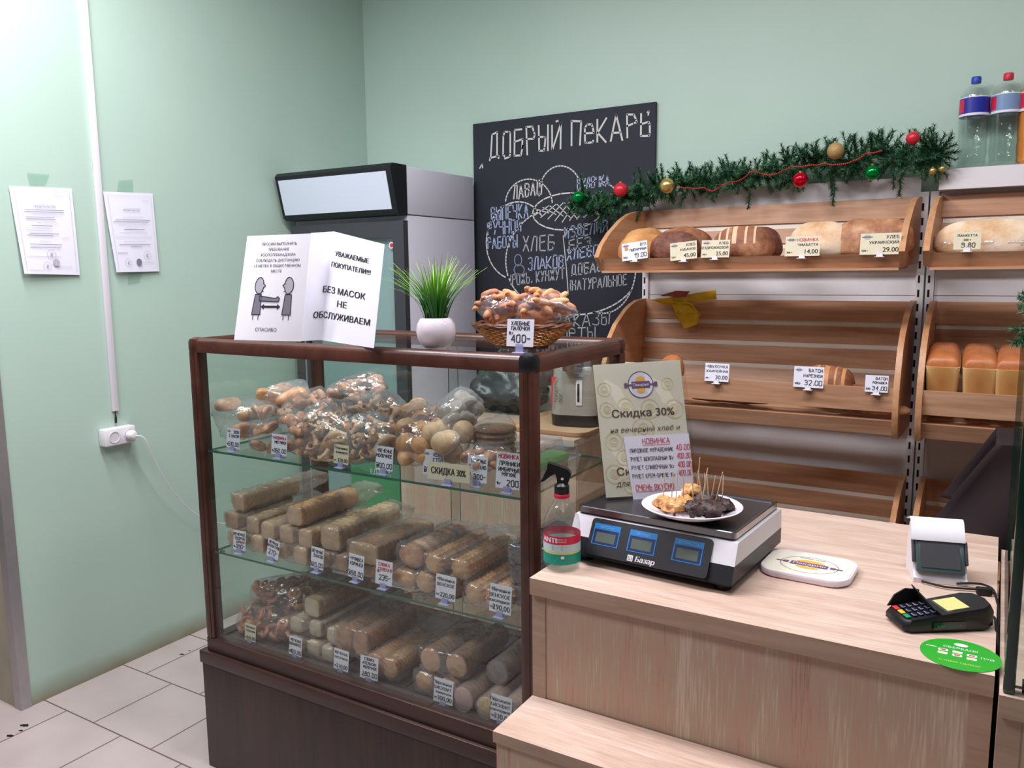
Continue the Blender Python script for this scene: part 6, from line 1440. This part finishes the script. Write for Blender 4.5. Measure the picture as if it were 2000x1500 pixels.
bauble('matte red bauble on the garland in front of the chalkboard', 1212, 371, 14, 'bred')
bauble('smooth gold bauble resting at the left end of the rack top', 1303, 363, 14.5, 'bgold')
bauble('shiny red bauble hanging low in the middle of the garland', 1563, 351, 14.5, 'bredshine')
bauble('glittery gold bauble on the middle of the garland', 1632, 295, 16, 'bglit')
bauble('dull green bauble low on the right half of the garland', 1704, 337, 14.5, 'bgreen', 3.10)
bauble('matte red bauble high on the right end of the garland', 1783, 270, 12.5, 'bred')
bauble('small shiny gold bauble at the gap between the rack bays', 1822, 334, 7.5, 'bgold', 3.12)
bauble('small shiny gold bauble touching the right rack panel', 1840, 330, 7, 'bgold', 3.12)
q = MB(); bd_px = [(1323, 364), (1345, 367), (1375, 366), (1392, 373), (1410, 361), (1425, 355), (1445, 352), (1465, 336), (1475, 332), (1490, 339), (1510, 341), (1530, 332), (1545, 325), (1585, 322), (1610, 319), (1640, 321), (1670, 313), (1690, 300), (1725, 293)]
for i in range(len(bd_px)-1):
    a, b = W(*bd_px[i], 1, 3.05), W(*bd_px[i+1], 1, 3.05); n = max(1, int((b-a).length/.0058))
    for k in range(n): q.ball(a.lerp(b, k/n)+Vector((0, 0, -.003*math.sin(PI*k/n))), .0030, n=6, m=4)
tag(q.build('bead_string', 'redbead'), 'string of tiny red beads winding along the pine garland', 'bead string')
def bottle(label, px, cap, lab, Y=3.211, base=1.8125, h=.295, r=.0445, juice=None):
    p = W(px, 250, 1, Y); t = thing('drink_bottle', label, 'bottle', group='big plastic bottles on the right rack top', T=mk_mat4((p.x, Y, base)))
    prof = [(.002, 0), (r*.75, 0), (r*.95, .012), (r*.92, .03), (r, .05), (r*.94, .085), (r, .10), (r*.96, .14), (r, .155), (r*.98, .175), (r, .182), (r, .225), (r*.95, .24), (r*.7, .258), (.016, .270), (.013, .274), (.013, .284)]
    MB().lathe(prof, n=32, caps=False).build('bottle_body', 'pet', t)
    MB().lathe([(.002, .002)]+[(max(.002, a-.0025), b) for a, b in prof[1:13]]+[(.002, .24)], n=32).build('drink', juice or 'water', t)
    MB().lathe([(.0145, .276), (.0150, .280), (.0150, .294), (.013, .297)], n=20).build('cap', cap, t)
    q = MB(); band(.176, .226, 0, r=r+.0008, mb=q); band(.168, .176, 1, r=r+.0008, mb=q); band(.226, .229, 1, r=r+.0008, mb=q); band(.180, .222, 2, 195, 230, r=r+.0012, mb=q); q.build('label', [lab, 'paper', 'labelred'], t)
bottle('clear water bottle with blue cap and royal blue label on the rack top', 1901, 'capblue', 'labelblue')
bottle('clear water bottle with red cap and washed blue label on the rack top', 1963, 'capred', 'labelblue2')
bottle('orange drink bottle cut off by the right edge of the photo on the rack top', 2018, 'capred', 'orangecap', juice='orangejuice')
# a pine sprig at the right, over the counter display
q = MB(); random.seed(4)
pb = W(1995, 650, 1, 1.45); 
for k in range(9): needles(q, pb+Vector((.03, .0, .002*k)), Vector((-1+.15*k, random.uniform(-.5, .3), random.uniform(-.5, .6))), .045, 44, .020, .6)
pb2 = W(2000, 592, 1, 1.55)
for k in range(5): needles(q, pb2+Vector((.03, 0, 0)), Vector((-1, random.uniform(-.5, .5), random.uniform(-.4, .6))), .04, 34, .018, .4)
q.tube([pb+Vector((.03, 0, 0)), pb+Vector((.06, 0, -.03)), Vector((pb.x+.08, pb.y, 1.369))], .003, 2, n=6)
q.tube([pb2+Vector((.03, 0, 0)), Vector((pb2.x+.05, pb2.y-.05, 1.44)), Vector((pb.x+.08, pb.y, 1.372))], .003, 2, n=6)
tag(q.build('pine_sprig', ['needle', 'needlelt', 'stick']), 'small pine sprig at the right edge above the glass display', 'pine sprig')

# ================================================================== CHAIR WITH COAT BEHIND THE COUNTER
chx, chy = .13, 2.50
cr = thing('wooden_chair', 'orange wooden chair hidden under a dark coat behind the counter at right', 'chair', (chx, chy, 0))
for x, y, z1 in ((-.17, -.17, .45), (.21, -.17, .45), (-.17, .21, .90), (.21, .21, .90)): MB().box((x-.016, y-.016, 0), (x+.016, y+.016, z1), bev=.004).build('leg', 'chairwood', cr)
MB().box((-.20, -.20, .44), (.24, .24, .465), bev=.008).build('seat', 'chairwood', cr)
MB().box((-.17, .20, .82), (.21, .222, .90), bev=.004).build('backrest', 'chairwood', cr)
MB().tube([(-.095, -.14, .465), (-.055, -.12, .84)], .012, n=8).build('arm_support', 'chairwood', cr)
q = MB(); nu, nv = 26, 22; vs = []
ctop = [W(1960, 862, 1, 2.36), W(1900, 905, 1, 2.36), W(1862, 950, 1, 2.36), W(1820, 1018, 1, 2.36)]
for i in range(nv+1):
    v = i/nv
    for j in range(nu+1):
        u = j/nu
        xl = W(1822+70*(1-v)*0, 1020, 1, 2.36).x; xtop = W(1945, 868, 1, 2.36).x
        x = xtop+(.45-0)*u if v == 0 else (xtop*(1-v)+(xl)*v)*(1-u)+(xtop+.45)*u
        z0_, z1_ = W(1945, 868, 1, 2.36).z, W(1820, 1020, 1, 2.36).z
        z = z0_*(1-v)+z1_*v-(0.0)*u; z -= .28*u*v*(1 if u > .25 else u*4)
        y = 2.36+.03*math.sin(u*14+v*2)*v+.02*noise.noise(Vector((x*9, z*6, 2)))
        vs.append((x, y, z))
q.add(vs, [(i*(nu+1)+j, i*(nu+1)+j+1, (i+1)*(nu+1)+j+1, (i+1)*(nu+1)+j) for i in range(nv) for j in range(nu)])
q.add([(x, .21*2+y-.16, z) for x, y, z in vs], [(i*(nu+1)+j, (i+1)*(nu+1)+j, (i+1)*(nu+1)+j+1, i*(nu+1)+j+1) for i in range(nv) for j in range(nu)])
k = (nu+1)*(nv+1); q.f += [(j, j+1, k+j+1, k+j) for j in range(nu)]; q.m += [0]*nu
o = q.build('dark_coat', 'coat'); tag(o, 'dark plum coat draped over the chair behind the counter at right', 'coat'); m_ = o.modifiers.new('t', 'SOLIDIFY'); m_.thickness = .006

# ================================================================== FLOOR SPOTS
random.seed(9)
for lb, px, py, r in (('dark spot furthest left on the floor tile', 20, 1437, .014), ('long dark spot on the floor tile near the metal wall corner', 48, 1417, .017), ('small dark spot between two others near the wall corner', 41, 1427, .008), ('dark spot on the floor tile left of the showcase base', 355, 1278, .012), ('tiny dark spot by the showcase base near the wall', 370, 1271, .006)):
    c = W(px, py, 2, 0); q = MB(); q.add([(r*math.cos(a)*random.uniform(.7, 1.2), .5*r*math.sin(a)*random.uniform(.7, 1.2), .0004) for a in [2*PI*k/14 for k in range(14)]], [tuple(range(14))])
    tag(q.build('floor_spot', 'blackmatte', None, mk_mat4((c.x, c.y, 0), .3)), lb, 'stain', 'dark spots on the floor tiles')
